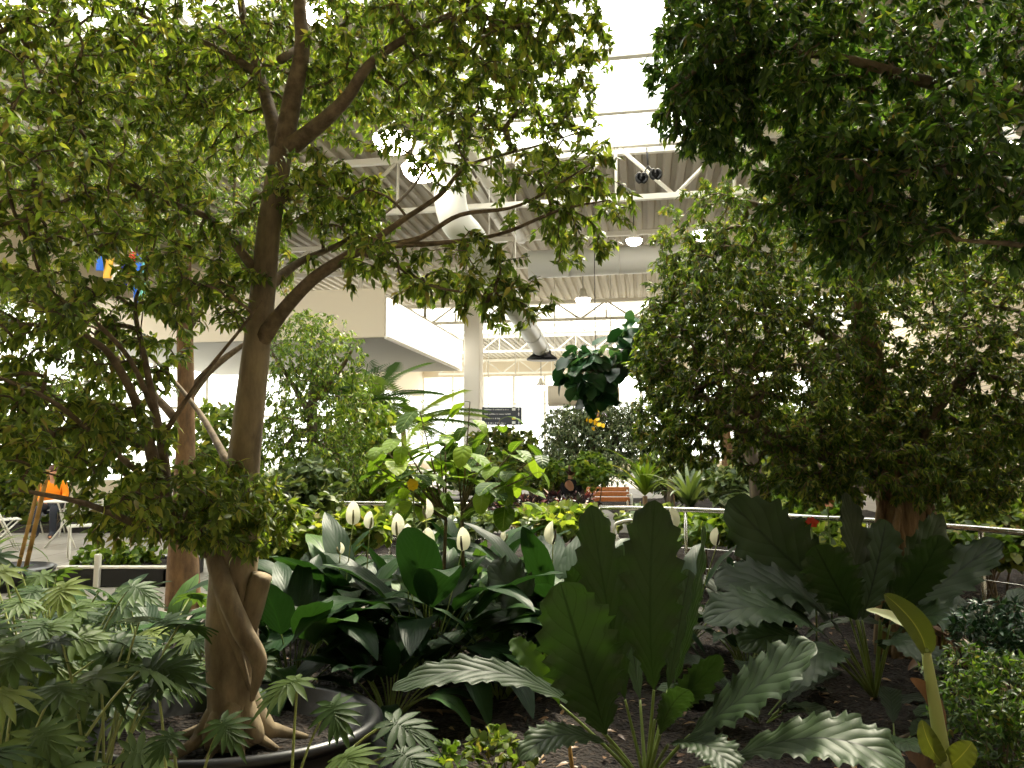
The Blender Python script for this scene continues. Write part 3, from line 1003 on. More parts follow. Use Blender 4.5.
def flower(t, base, tip, size, dark=False, az=None, part=True):
    """peace lily flower: stalk, hooded spathe and spadix"""
    base = np.array(base); tip = np.array(tip)
    o_g = G(); mid = (base + tip) / 2 + np.array((RNG.uniform(-.03, .03), 0, .05)); st = bez(base, mid, tip, 10)
    tube(o_g, st, 0.004, 6)
    o = link_mesh('flower', o_g, M['stalk_pale'], t)
    az = RNG.uniform(-2.4, -0.7) if az is None else az
    out = np.array((math.cos(az), math.sin(az), 0))
    sp = np.array([tip + np.array((0, 0, size * q)) - out * size * .16 * math.sin(q * 3.0) + out * (.0) for q in np.linspace(-.05, 1, 12)])
    g = G(); blade(g, sp, size * .62, prof=(0.5, 0.75), side=np.cross(out, (0, 0, 1.0)), fold=0.3, nu=8, var=RNG.random())
    link_mesh('spathe', g, M['spathe'], o)
    g = G(); tube(g, [tip, tip + out * .02 + np.array((0, 0, size * .3)), tip + out * .025 + np.array((0, 0, size * .62))], [.006, .008, .004], 8)
    link_mesh('spadix', g, M['spadix_dark' if dark else 'spadix'], o)
    return o


# deeply lobed leaf (philodendron): fingers leaving a midrib
def lobed(g, c, d, n, L, var=None, droop=.35):
    d = nrm(d); s = nrm(np.cross(d, n)); n_ = np.cross(s, d)
    V, F = [], []
    angs = [(0, 1.0, .36), (20, .86, .32), (-20, .86, .32), (38, .80, .25), (-38, .80, .25), (57, .74, .18), (-57, .74, .18), (78, .66, .11), (-78, .66, .11), (104, .52, .05), (-104, .52, .05), (138, .40, .02), (-138, .40, .02)]
    for (ad, l, o) in angs:
        a = math.radians(ad + RNG.uniform(-4, 4)); l *= RNG.uniform(.9, 1.05)
        l = l - (o if abs(ad) < 60 else 0) * .8
        ux, uy = math.sin(a), math.cos(a)
        k0 = len(V); K = 5
        for i, q in enumerate(np.linspace(0, 1, K)):
            w = (.05, .06, .078, .05, .004)[i]
            x, y = ux * l * q, o + uy * l * q
            wx, wy = uy * w, -ux * w
            r2 = x * x + (y - .1) ** 2
            z = -droop * r2
            V += [(x - wx, y - wy, z + .02), (x, y, z), (x + wx, y + wy, z + .02)]
        for i in range(K - 1):
            b = k0 + 3 * i
            F += [(b, b + 1, b + 4, b + 3), (b + 1, b + 2, b + 5, b + 4)]
    # the web around the midrib
    k0 = len(V); m = 14
    V.append((0, .12, .0))
    for i in range(m):
        a = 2 * math.pi * i / m
        x, y = .21 * math.sin(a), .18 + .30 * math.cos(a)
        V.append((x, y, -droop * (x * x + (y - .1) ** 2) + .004))
    V = np.array(V); P3 = c + L * (V[:, 0:1] * s + V[:, 1:2] * d + V[:, 2:3] * n_)
    tri = np.array([(k0, k0 + 1 + i, k0 + 1 + (i + 1) % m) for i in range(m)])
    g.add(P3, [np.array(F), tri], None, RNG.random() if var is None else var)


def philodendron(label, base, heads, L, group='lobed leaved philodendrons in front of the pot', sr=.006, stalk_mat='stalk_pale', mat='phil', extra=2):
    L *= .70
    """heads: world points where the blades sit"""
    t = thing('philodendron', label, 'plant', base, group)
    heads = [np.array(h, float) for h in heads]
    more = []
    for h in heads:
        for q in range(extra):
            more.append(h + RNG.normal(0, 1, 3) * (.13, .16, .07) + (0, .08, -.06))
    for h in heads + more:
        b = np.array(base) + np.array((RNG.uniform(-.06, .06), RNG.uniform(-.06, .06), 0))
        out = h - b; out[2] = 0
        mid = b * .45 + h * .55 + np.array((0, 0, .16)) - out * .15
        st = bez(b, mid, h, 12)
        dr = nrm(nrm(out + np.array((RNG.uniform(-.15, .15), RNG.uniform(-.3, 0), 0))) + np.array((0, 0, RNG.uniform(-.6, .1))))
        up = nrm(np.array((RNG.uniform(-.3, .3), RNG.uniform(-.75, -.1), 1.0)))
        g = G(); lobed(g, h, dr, up, L * RNG.uniform(.75, 1.15))
        o = link_mesh('leaf', g, M[mat], t)
        g = G(); tube(g, st, np.linspace(sr, sr * .6, 12), 6); link_mesh('leaf_stalk', g, M[stalk_mat], o)
    return t

#@@VEG

def GP(px, Y, z=0.05):
    """ground point under photo column px at depth Y"""
    return np.array(((px - 512) / F_PX * Y * 1.003, Y, z))

# ------------------------------------------------------------------ potted ficus, the main tree
PY = 3.3
def roots(g):
    b = P(234, 738, PY)
    for az, l, r in ((-2.6, .30, .035), (-2.1, .20, .03), (-.5, .2, .035), (.1, .3, .04), (1.4, .3, .04), (2.6, .3, .04), (-1.4, .14, .04)):
        d = np.array((math.cos(az), math.sin(az), 0)); pr = np.array((-d[1], d[0], 0))
        pts = [b + d * .03 + np.array((0, 0, .22)), b + d * .12 + np.array((0, 0, .05)), b + d * l * .6 + pr * .03 + np.array((0, 0, .012)), b + d * l + pr * .06 - np.array((0, 0, .03))]
        p, rr = smooth_path(pts, [r * 1.1, r * 1.15, r * .7, r * .3], 6); tube(g, p, rr, 10)
    # second stem twisting round the first, and a cut stub
    pts = [P(212, 545, PY - .06), P(223, 585, PY - .12), P(242, 630, PY - .135), P(259, 662, PY - .10), P(252, 700, PY - .05)]
    p, rr = smooth_path(pts, [.04, .042, .042, .034, .01], 7); tube(g, p, rr, 12)
    pts = [P(219, 560, PY - .07), P(222, 605, PY - .11), P(238, 650, PY - .10), P(250, 690, PY - .06)]
    p, rr = smooth_path(pts, [.02, .022, .02, .008], 7); tube(g, p, rr, 8)
    p, rr = smooth_path([P(240, 640, PY), P(252, 605, PY - .02), P(262, 575, PY - .03)], [.06, .055, .045], 6); tube(g, p, rr, 12)

limbs = [
    [(234, 742, PY, .12), (233, 700, PY, .105), (232, 640, PY, .112), (232, 590, PY, .10), (236, 545, PY, .10), (240, 500, PY, .075), (246, 440, PY, .068), (254, 370, PY, .062), (262, 300, PY, .056), (270, 220, PY, .052), (282, 150, PY, .05)],
    [(282, 158, PY, .048), (271, 115, PY + .1, .034), (258, 70, PY + .2, .026), (244, 20, PY + .3, .02), (232, -60, PY + .4, .012)],
    [(282, 158, PY, .048), (292, 100, PY - .05, .042), (302, 50, PY - .1, .034), (300, -10, PY - .1, .026), (310, -110, PY, .014)],
    [(284, 152, PY, .045), (315, 128, PY - .1, .036), (345, 100, PY - .2, .028), (372, 62, PY - .3, .020), (420, 30, PY - .4, .014), (470, 5, PY - .5, .008)],
    [(280, 60, PY, .02), (330, 30, PY + .3, .016), (380, 10, PY + .6, .01), (450, -20, PY + .8, .006)],
    [(258, 345, PY, .042), (282, 312, PY - .08, .032), (312, 280, PY - .15, .028), (345, 258, PY - .2, .024), (362, 250, PY - .2, .022), (395, 245, PY - .25, .015), (440, 243, PY - .3, .010), (500, 234, PY - .35, .008), (560, 210, PY - .4, .006), (610, 200, PY - .4, .003)],
    [(362, 250, PY - .2, .018), (400, 222, PY - .2, .013), (440, 195, PY - .1, .010), (470, 165, PY, .008), (540, 145, PY + .1, .005), (600, 125, PY + .2, .003)],
    [(378, 247, PY - .2, .016), (420, 238, PY - .3, .011), (460, 215, PY - .4, .009), (520, 205, PY - .5, .006), (590, 165, PY - .5, .003)],
    [(355, 252, PY - .2, .014), (390, 262, PY - .3, .010), (430, 285, PY - .4, .006), (480, 295, PY - .4, .004)],
    [(264, 290, PY, .03), (300, 262, PY + .2, .018), (350, 238, PY + .4, .012), (410, 190, PY + .7, .008), (440, 140, PY + .9, .004)],
    # the low left stems springing from the knot
    [(232, 560, PY, .05), (205, 545, PY - .1, .045), (180, 522, PY - .2, .036), (160, 490, PY - .3, .028), (152, 455, PY - .35, .024), (135, 400, PY - .4, .018), (110, 355, PY - .5, .014), (85, 335, PY - .6, .008)],
    [(165, 500, PY - .3, .028), (164, 460, PY - .3, .020), (155, 410, PY - .3, .016), (145, 360, PY - .3, .012), (135, 305, PY - .25, .008), (150, 270, PY - .2, .005)],
    [(154, 412, PY - .3, .012), (130, 360, PY - .4, .010), (95, 322, PY - .5, .009), (55, 295, PY - .6, .007), (35, 260, PY - .6, .005), (25, 200, PY - .6, .003)],
    [(162, 492, PY - .3, .014), (100, 440, PY - .6, .010), (50, 400, PY - .8, .008), (-20, 370, PY - 1, .005)],
    [(205, 548, PY - .1, .025), (150, 530, PY - .5, .014), (90, 505, PY - .8, .010), (20, 490, PY - 1.0, .006)],
    [(262, 280, PY, .025), (215, 222, PY - .1, .016), (150, 195, PY - .2, .012), (100, 155, PY - .3, .010), (55, 95, PY - .4, .008), (10, 20, PY - .5, .005)],
    [(160, 440, PY - .3, .012), (200, 380, PY - .3, .008), (240, 330, PY - .35, .006), (262, 300, PY - .4, .004)],
    [(258, 72, PY + .2, .02), (200, 40, PY + .1, .012), (130, 10, PY, .008), (60, -30, PY, .005)],
    [(232, 470, PY, .02), (190, 400, PY + .5, .012), (120, 330, PY + .8, .008), (40, 300, PY + .9, .005)],
]
vols = [
    (60, 110, 3.0, 130, 150, 1.0, 330), (160, 70, 3.3, 130, 110, 1.1, 330), (100, 225, 3.0, 140, 85, .9, 235),
    (220, 60, 4.0, 120, 90, .9, 220), (330, 50, 3.9, 120, 70, .8, 260), (460, 50, 3.2, 130, 75, .9, 420), (560, 60, 3.2, 60, 60, .6, 120),
    (350, 95, 3.6, 60, 35, .6, 90), (340, 205, 3.4, 60, 38, .6, 140), (480, 140, 3.1, 110, 50, .6, 70), (570, 205, 3.0, 70, 60, .5, 75),
    (440, 275, 3.0, 110, 34, .5, 70), (505, 300, 2.9, 50, 35, .3, 28), (60, 330, 2.9, 110, 55, .8, 130), (40, 435, 2.7, 110, 50, .7, 200),
    (185, 500, 3.0, 95, 44, .5, 190), (240, 515, 3.1, 60, 42, .3, 130), (180, 290, 3.0, 70, 40, .6, 60), (250, 250, 3.3, 60, 50, .5, 40), (80, 385, 3.0, 80, 40, .6, 50),
]
tree('potted_ficus', 'tall ficus with a twisted tan trunk growing from the large black pot', 'tree', limbs, vols, 0.050, 'ficus', 'bark_pale',
     'leaf6', per=16, droop=.6, trunk_from=.7, extra=roots, r_tip=.0016, dens=1.4)

# pot
def pot():
    c = GP(236, PY + .05, 0.0)
    t = thing('plant_pot', 'wide black plastic pot around the twisted ficus trunk', 'pot', c)
    g = G(); lathe(g, [(.0, .0), (.66, .0), (.74, .06), (.72, .16), (.64, .22), (.63, .29), (.66, .315), (.685, .30), (.685, .325), (.66, .345), (.61, .335), (.58, .22), (.0, .21)], c, 48, .72)
    link_mesh('pot_body', g, M['black_plastic'], t)
    g = G(); n = 30; a = np.linspace(0, 2 * math.pi, n, endpoint=False); V = [c + np.array((0, 0, .235))]; K = 9
    for k_ in range(1, K + 1):
        for q in a: V.append(c + np.array((.55 * k_ / K * math.cos(q), .55 * .72 * k_ / K * math.sin(q), .235 + RNG.normal(0, .006))))
    F4 = [(1 + (k_ - 1) * n + i, 1 + (k_ - 1) * n + (i + 1) % n, 1 + k_ * n + (i + 1) % n, 1 + k_ * n + i) for k_ in range(1, K) for i in range(n)]
    g.add(V, [np.array(F4), np.array([(0, 1 + i, 1 + (i + 1) % n) for i in range(n)])]); link_mesh('potting_soil', g, M['soil'], t)
pot()

# ------------------------------------------------------------------ weeping ficus on the right (fibrous trunk)
RY = 5.6
def aroots(g):
    for i in range(16):
        a = RNG.uniform(math.pi, 2 * math.pi); top = P(905 + 26 * math.cos(a) + RNG.uniform(-4, 4), 500 + RNG.uniform(-15, 10), RY + .12 * math.sin(a))
        bot = GP(905 + 34 * math.cos(a) + RNG.uniform(-8, 8), RY + .25 * math.sin(a), .03)
        p, rr = smooth_path([top, top * .6 + bot * .4 + RNG.normal(0, .05, 3), top * .3 + bot * .7 + RNG.normal(0, .04, 3), bot], [.02, .03, .035, .045], 6); tube(g, p, rr, 7)
limbs = [
    [(905, 648, RY, .22), (902, 590, RY, .17), (900, 540, RY, .16), (900, 500, RY, .17), (885, 430, RY, .12), (872, 370, RY, .10), (862, 310, RY, .09), (858, 240, RY, .07), (850, 150, RY, .05)],
    [(890, 490, RY, .07), (850, 465, RY - .2, .035), (800, 450, RY - .4, .025), (755, 420, RY - .5, .018), (735, 405, RY - .5, .01)],
    [(900, 485, RY, .08), (950, 450, RY, .05), (1000, 430, RY, .04), (1060, 400, RY, .03)],
    [(905, 480, RY, .06), (930, 420, RY - .3, .04), (980, 360, RY - .4, .03), (1040, 320, RY - .4, .02)],
    [(872, 370, RY, .06), (820, 330, RY + .1, .04), (760, 300, RY + .2, .03), (700, 270, RY + .2, .02)],
    [(862, 300, RY, .05), (900, 240, RY, .035), (960, 200, RY, .02)],
    [(862, 260, RY, .05), (800, 220, RY - .2, .03), (740, 200, RY - .3, .02)],
    [(890, 495, RY, .05), (840, 480, RY + .6, .03), (780, 440, RY + .8, .02), (700, 400, RY + .8, .012)],
]
vols = [(720, 240, 5.6, 70, 60, .7, 240), (710, 330, 5.5, 75, 80, .9, 420), (700, 415, 5.4, 60, 55, .7, 240), (800, 300, 5.4, 90, 90, 1.0, 420), (800, 400, 5.3, 90, 60, .9, 330),
        (900, 300, 5.3, 100, 100, 1.0, 420), (930, 400, 5.3, 100, 60, .8, 330), (880, 460, 5.2, 110, 48, .7, 380), (800, 470, 5.1, 60, 38, .5, 130), (1000, 330, 5.3, 60, 120, .8, 220),
        (965, 490, 5.2, 60, 28, .5, 120), (960, 270, 5.5, 80, 40, .7, 160), (670, 440, 5.4, 40, 34, .5, 90), (655, 370, 5.5, 26, 60, .4, 110), (1010, 440, 5.2, 40, 40, .5, 110), (680, 300, 5.6, 40, 70, .4, 130), (850, 180, 5.6, 120, 70, .9, 220)]
tree('weeping_ficus', 'bushy weeping ficus with a fibrous brown root trunk behind the steel rail plants', 'tree', limbs, vols, 0.055, 'ficus_olive', 'bark_root',
     'kite', per=18, dens=1.45, droop=.7, trunk_from=.6, extra=aroots, r_tip=.0017)

# overhanging dark ficus, trunk out of frame on the right
OY = 3.0
limbs = [
    [(1235, 860, OY + .5, .14), (1225, 600, OY + .5, .12), (1215, 350, OY + .5, .11), (1190, 150, OY + .4, .09), (1150, 20, OY + .3, .06)],
    [(1200, 220, OY + .4, .07), (1110, 150, OY + .2, .05), (1020, 110, OY, .035), (920, 80, OY - .1, .025), (820, 55, OY - .1, .016), (720, 60, OY, .01), (670, 90, OY, .006)],
    [(1205, 260, OY + .4, .05), (1120, 220, OY, .03), (1030, 190, OY - .3, .02), (940, 170, OY - .4, .012), (860, 180, OY - .4, .006)],
    [(1180, 120, OY + .4, .05), (1080, 20, OY + .3, .03), (950, -30, OY + .3, .02), (800, -40, OY + .4, .012), (700, 0, OY + .4, .008)],
    [(1210, 320, OY + .4, .04), (1120, 290, OY - .1, .02), (1040, 250, OY - .3, .012), (960, 240, OY - .4, .006)],
]
vols = [(705, 70, 3.1, 62, 95, .45, 330), (770, 90, 3.1, 80, 80, .6, 240), (740, 20, 3.2, 90, 60, .6, 190), (850, 70, 3.0, 90, 90, .7, 210), (950, 60, 3.0, 100, 80, .8, 220),
        (830, 180, 2.8, 75, 62, .5, 200), (930, 170, 2.7, 90, 75, .6, 220), (1010, 200, 2.7, 60, 80, .5, 110), (865, 245, 2.8, 60, 35, .3, 70), (1040, 80, 2.9, 60, 110, .7, 120)]
tree('overhanging_ficus', 'dark leaved ficus reaching in over the scene at the upper right, trunk outside the view', 'tree', limbs, vols, 0.050, 'ficus_dark', 'bark_grey',
     'leaf6', per=17, dens=1.35, droop=.75, trunk_from=.8, r_tip=.0014)

# ------------------------------------------------------------------ second tree row behind the pot
limbs = [[(183, 608, 7.0, .16), (183, 560, 7.0, .14), (184, 500, 7.0, .10), (186, 420, 7.0, .08), (185, 340, 7.0, .075), (184, 240, 7.0, .06)],
         [(185, 400, 7, .06), (210, 370, 7.1, .04), (250, 340, 7.2, .02)], [(185, 430, 7, .05), (150, 390, 7, .03), (110, 350, 7, .02)], [(186, 330, 7, .05), (230, 260, 7, .03), (290, 200, 7, .02)], [(186, 310, 7, .05), (120, 230, 7, .03), (40, 180, 7, .02)]]
tree('shade_tree', 'tree with a wrapped tan brown trunk standing behind the potted ficus', 'tree', limbs,
     [(120, 180, 7, 170, 65, 1.2, 340), (60, 120, 7, 150, 90, 1.2, 260), (230, 170, 7, 100, 80, 1, 170), (20, 310, 7, 80, 60, .9, 130), (40, 400, 7, 80, 60, .8, 120), (250, 250, 7.5, 60, 60, .8, 130)], 0.065, 'ficus_olive', 'bark_wrap', 'kite', per=13, dens=1.3, droop=.5, trunk_from=.6)
limbs = [[(318, 560, 9.5, .10), (320, 500, 9.5, .09), (312, 430, 9.5, .07), (316, 360, 9.5, .05)], [(314, 420, 9.5, .05), (290, 380, 9.5, .03), (270, 350, 9.5, .015)], [(314, 400, 9.5, .05), (340, 370, 9.5, .03), (352, 350, 9.4, .015)]]
tree('weeping_tree', 'light green weeping tree right of the dark main trunk', 'tree', limbs,
     [(316, 352, 9.5, 50, 44, .8, 420), (306, 410, 9.5, 56, 52, .9, 480), (330, 460, 9.3, 52, 40, .8, 300), (280, 460, 9.3, 42, 50, .7, 240), (365, 420, 9.7, 26, 46, .5, 160)], 0.078, 'bright', 'bark_grey', 'kite', per=10, droop=.9, trunk_from=.5)

# background masses (each a tree or shrub of its own)
limbs = [[(590, 500, 16, .10), (592, 450, 16, .08), (588, 410, 16, .05)], [(590, 470, 16, .05), (560, 430, 16, .03)], [(590, 470, 16, .05), (625, 430, 16, .03)]]
tree('weeping_tree', 'dusty green fine leaved tree filling the gap below the dark glossy leaves', 'tree', limbs,
     [(572, 432, 16, 36, 26, 1.0, 480), (612, 432, 16, 42, 30, 1.0, 520), (600, 464, 15.6, 62, 24, 1.0, 520), (640, 440, 15.8, 34, 34, .8, 260), (600, 415, 16, 56, 16, .8, 360), (560, 455, 15.8, 28, 26, .6, 240)], 0.10, 'grey_green', 'bark_grey', 'kite', per=11, droop=.9, trunk_from=.4)
shrub('leafy_shrub', 'rounded light green shrub right behind the seated person by the bench', 'shrub', 592, 470, 13.4, 22, 20, .5, 110, .10, 'bright', 'broad', 'background shrubs')
shrub('leafy_shrub', 'small round green shrub left of the seated person by the bench', 'shrub', 550, 472, 13.6, 17, 17, .4, 90, .09, 'bright', 'broad', 'background shrubs')
shrub('leafy_shrub', 'grey green shrub behind the rail at the foot of the pale column', 'shrub', 740, 488, 9.5, 36, 24, .6, 150, .12, 'grey_green', 'broad', 'background shrubs')
shrub('leafy_shrub', 'dense shrub under the weeping ficus, behind the rail', 'shrub', 815, 478, 8.0, 60, 40, .6, 240, .10, 'ficus', 'broad', 'background shrubs')
shrub('leafy_shrub', 'silvery green shrub behind the peace lilies, left of the broad leaved bush', 'shrub', 305, 500, 7.6, 48, 42, .6, 230, .11, 'grey_green', 'broad', 'background shrubs')
shrub('leafy_shrub', 'dark green shrub just right of the main trunk, low behind the lilies', 'shrub', 290, 535, 6.2, 50, 26, .4, 150, .09, 'ficus', 'broad', 'background shrubs')
shrub('leafy_shrub', 'dark leafy shrub just left of the broad leaved bush', 'shrub', 362, 450, 11, 36, 60, .7, 260, .13, 'ficus', 'broad', 'background shrubs')
shrub('leafy_shrub', 'shrub growing behind the left planter by the white chairs', 'shrub', 120, 510, 14.0, 55, 24, .7, 230, .10, 'bright', 'broad', 'background shrubs')
shrub('leafy_shrub', 'low shrub behind the round black planter at the left edge', 'shrub', 15, 495, 14.6, 60, 40, .8, 260, .13, 'ficus', 'broad', 'background shrubs')
shrub('leafy_shrub', 'tall dark shrub in front of the bright left windows', 'shrub', 215, 455, 11.5, 50, 55, .8, 260, .12, 'ficus', 'broad', 'background shrubs')
shrub('leafy_shrub', 'leafy shrub behind the left windowside chairs, tallest at the left', 'shrub', 60, 440, 14, 90, 55, .9, 330, .14, 'ficus_olive', 'broad', 'background shrubs')
shrub('leafy_shrub', 'small bright shrub between the purple leaved plants and the bench', 'shrub', 672, 470, 14, 38, 24, .6, 150, .10, 'grey_green', 'broad', 'background shrubs')
shrub('leafy_shrub', 'green shrub under the wayfinding sign', 'shrub', 505, 470, 18, 28, 20, .8, 120, .14, 'ficus', 'broad', 'background shrubs')
shrub('leafy_shrub', 'shrub at the right edge in front of the plank wall', 'shrub', 975, 515, 7.2, 60, 22, .4, 190, .08, 'ficus', 'broad', 'background shrubs')
for lab, px, py, Y, rx, ry, n, mt in (
        ('low leafy shrub just behind the left rail, below the broad leaved bush', 420, 512, 9.0, 45, 18, 190, 'ficus'),
        ('low grey green shrub behind the right rail, nearest the wire mesh gate', 655, 520, 9.4, 40, 14, 150, 'grey_green'),
        ('low leafy shrub behind the right rail left of the fibrous trunk', 790, 515, 7.6, 60, 20, 220, 'bright'),
        ('shrub behind the right rail just right of the fibrous trunk', 960, 500, 7.9, 60, 24, 200, 'ficus_olive'),
        ('bright low shrub right behind the right rail, beside the mesh gate', 705, 528, 8.0, 42, 14, 170, 'bright'),
        ('low dark shrub behind the right rail above the second anthurium', 850, 540, 6.7, 50, 16, 190, 'ficus'),
        ('low shrub behind the rail end at the right edge of the view', 1000, 545, 6.4, 50, 18, 200, 'ficus_olive'),
        ('low shrub between the two steel rails', 560, 520, 7.6, 48, 14, 200, 'ficus'),
        ('low bushy plant in front of the black litter bin', 450, 522, 7.6, 50, 14, 200, 'grey_green'),
        ('low shrub behind the left rail end, beside the main lily clump', 350, 530, 7.2, 45, 18, 200, 'ficus'),
        ('tall background shrub behind the weeping ficus', 850, 430, 12.5, 90, 50, 420, 'ficus'),
        ('tall olive shrub by the plank wall, far right', 985, 440, 10.5, 60, 50, 260, 'ficus_olive'),
        ('background shrub between the slender tree and the weeping ficus', 765, 450, 13.0, 40, 40, 220, 'grey_green'),
        ('tall background shrub left of the palms', 340, 470, 15.0, 40, 40, 200, 'ficus'),
        ('wide dusty shrub behind the bench and the strap plants', 690, 480, 15.5, 50, 18, 300, 'grey_green'),
        ('broad green shrub behind the seated person, in front of the far windows', 560, 478, 16.6, 40, 16, 260, 'ficus'),
        ('far green shrub under the column between bush and sign', 480, 480, 15.0, 34, 16, 220, 'grey_green'),
        ('dark shrub at the foot of the palms', 395, 490, 11.5, 36, 24, 260, 'ficus'),
        ('far bush right of the white column', 502, 452, 22.0, 44, 26, 420, 'ficus')):
    shrub('leafy_shrub', lab, 'shrub', px, py, Y, rx, ry, .7, int(n * 1.2), .10 if Y < 12 else .14, mt, 'broad', 'background shrubs')
limbs = [[(668, 520, 12, .06), (672, 460, 12, .045), (668, 410, 12, .03)]]
tree('slender_tree', 'slender tree seen through the gap right of the bench', 'tree', limbs, [(672, 395, 12, 36, 26, .6, 110), (690, 440, 12, 30, 16, .5, 30)], .09, 'bright', 'bark_grey', 'kite', per=9, droop=.6, trunk_from=.7)
limbs = [[(727, 515, 10.5, .10), (728, 470, 10.5, .085), (724, 420, 10.5, .07)], [(727, 480, 10.5, .05), (750, 450, 10.3, .035), (778, 440, 10.2, .02)]]
tree('slender_tree', 'slender pale trunked tree in front of the pale column', 'tree', limbs, [(740, 400, 10.5, 40, 30, .6, 110)], .09, 'bright', 'bark_wrap', 'kite', per=9, droop=.6, trunk_from=.8)

# palms
def palm(label, px, py, Y, n, L, mat, r=.07, up=(.1, 1.2)):
    top = P(px, py, Y); b = np.array((top[0], Y, .05))
    t = thing('palm', label, 'palm tree', b, 'palms behind the broad leaved bush')
    g = G(); p, rr = smooth_path([b, (b + top) / 2 + np.array((.05, 0, 0)), top], [r, r * .8, r * .7], 6); tube(g, p, rr, 10); link_mesh('trunk', g, M['bark_root'], t)
    for i in range(n):
        az = i * 2.4 + RNG.uniform(-.2, .2); e = RNG.uniform(*up)
        d = np.array((math.cos(az) * math.cos(e), math.sin(az) * math.cos(e), math.sin(e)))
        g = G(); cloud(g, top[None], d[None], np.array([[0, 0, 1.0]]) + .01, [L * RNG.uniform(.8, 1.1)], 'frond')
        link_mesh('frond', g, M[mat], t)
palm('pale green palm just left of the white column', 403, 425, 14, 16, 1.3, 'bright')
palm('darker palm with drooping fronds left of the pale one', 362, 405, 13, 16, 1.1, 'ficus_dark')
palm('small palm low behind the broad leaved bush', 385, 470, 12, 12, .9, 'bright', .05)

# strap leaved plants
def strap(label, px, py, Y, n, L, mat, name='strap_leaf_plant', z0=None, cat='plant', w=1.0):
    c = P(px, py, Y)
    c = np.array((c[0], Y, c[2] if z0 is None else z0))
    t = thing(name, label, cat, np.array((c[0], Y, .05)), 'strap leaved plants')
    g = G()
    if c[2] > .15: tube(g, [(c[0], Y, .05), c], [.05, .04], 8); link_mesh('stem', g, M['bark_root'], t)
    for i in range(n):
        az = i * 2.4 + RNG.uniform(-.2, .2)
        pts = arch(c, az, L * RNG.uniform(.7, 1.1), RNG.uniform(.7, 1.45), RNG.uniform(.6, 1.9), 12)
        g = G(); blade(g, pts, .055 * w * L, (.15, .6), nu=2); link_mesh('leaf', g, M[mat], t)
strap('pale green spider like strap plant behind the bench', 645, 496, 12.6, 30, 1.15, 'bright', w=1.3)
strap('strap leaved plant behind the rail left of the slender tree', 690, 510, 10.0, 30, 1.0, 'grey_green', w=1.2)
strap('strap leaved plant with spiky leaves in the gap below the weeping ficus', 672, 485, 13.5, 26, 1.1, 'ficus', w=1.3)
strap('upright strap leaved plant behind the rail right of the slender tree', 770, 515, 8.6, 26, .8, 'grey_green')

# broad leaved bush in the middle
def bush():
    Y = 5.2; base = GP(452, Y, .05)
    t = thing('broad_leaved_bush', 'light green bush with broad heart shaped leaves in front of the white column', 'bush', base)
    tips = [(385, 480), (400, 440), (420, 412), (445, 425), (470, 402), (500, 420), (525, 440), (532, 475), (500, 485), (470, 470), (430, 480), (400, 500), (485, 445), (440, 450), (515, 505), (385, 450), (540, 455), (376, 465), (455, 435), (410, 465)]
    g = G(); ends = []
    f0 = P(446, 520, Y); f1 = P(462, 512, Y + .1)
    for f, b2 in ((f0, base + (-.12, 0, 0)), (f1, base + (.05, .05, 0))):
        p, rr = smooth_path([b2, (b2 + f) / 2 + np.array((.02, 0, 0)), f], [.017, .015, .012], 6); tube(g, p, rr, 7)
    for i, (x, y) in enumerate(tips):
        e = P(x, y, Y + RNG.uniform(-.45, .45)); f = f0 if x < 455 else f1
        p, rr = smooth_path([f, f * .55 + e * .45 + np.array((0, RNG.uniform(-.05, .05), .02)), e], [.009, .007, .003], 7); tube(g, p, rr, 6); ends.append(p)
    link_mesh('stem', g, M['twig'], t)
    for p in ends:
        m = len(p)
        for k_ in range(7):
            q = p[int(m * (.6 + .4 * k_ / 6)) - 1]; az = k_ * 2.4 + RNG.uniform(0, 6)
            out = np.array((math.cos(az), math.sin(az), RNG.uniform(-.1, .4)))
            L = RNG.uniform(.13, .23); b = q + out * .06
            sp = arch(b, az, L, RNG.uniform(-.9, .2), RNG.uniform(.2, .9), 9)
            o = leaf_part(t, bez(q, (q + b) / 2 + np.array((0, 0, .01)), b, 4), sp, L * .66, 'hibiscus', sr=.003, prof=(.35, .6), fold=.12, nu=6, wav=.02)
bush()

# dark glossy large-leaved branch (trunk hidden behind the weeping ficus)
limbs = [[(760, 560, 7.5, .09), (755, 470, 7.5, .07), (735, 420, 7.5, .05), (700, 395, 7.5, .035), (665, 380, 7.0, .025), (640, 372, 7.0, .02), (610, 372, 7.0, .015), (590, 370, 7.0, .01)],
         [(665, 380, 7.0, .02), (650, 355, 7.0, .012), (640, 335, 7.0, .008)]]
tree('fiddle_leaf_tree', 'tree branch with clusters of dark glossy round leaves hanging in the gap', 'tree', limbs,
     [(586, 372, 7.0, 32, 30, .3, 170), (598, 394, 7.0, 16, 14, .2, 40), (636, 345, 7.0, 27, 28, .3, 110), (650, 360, 7.0, 20, 20, .2, 50)], .17, 'fiddle', 'bark_grey', 'broad', per=3, droop=.5, trunk_from=.85)

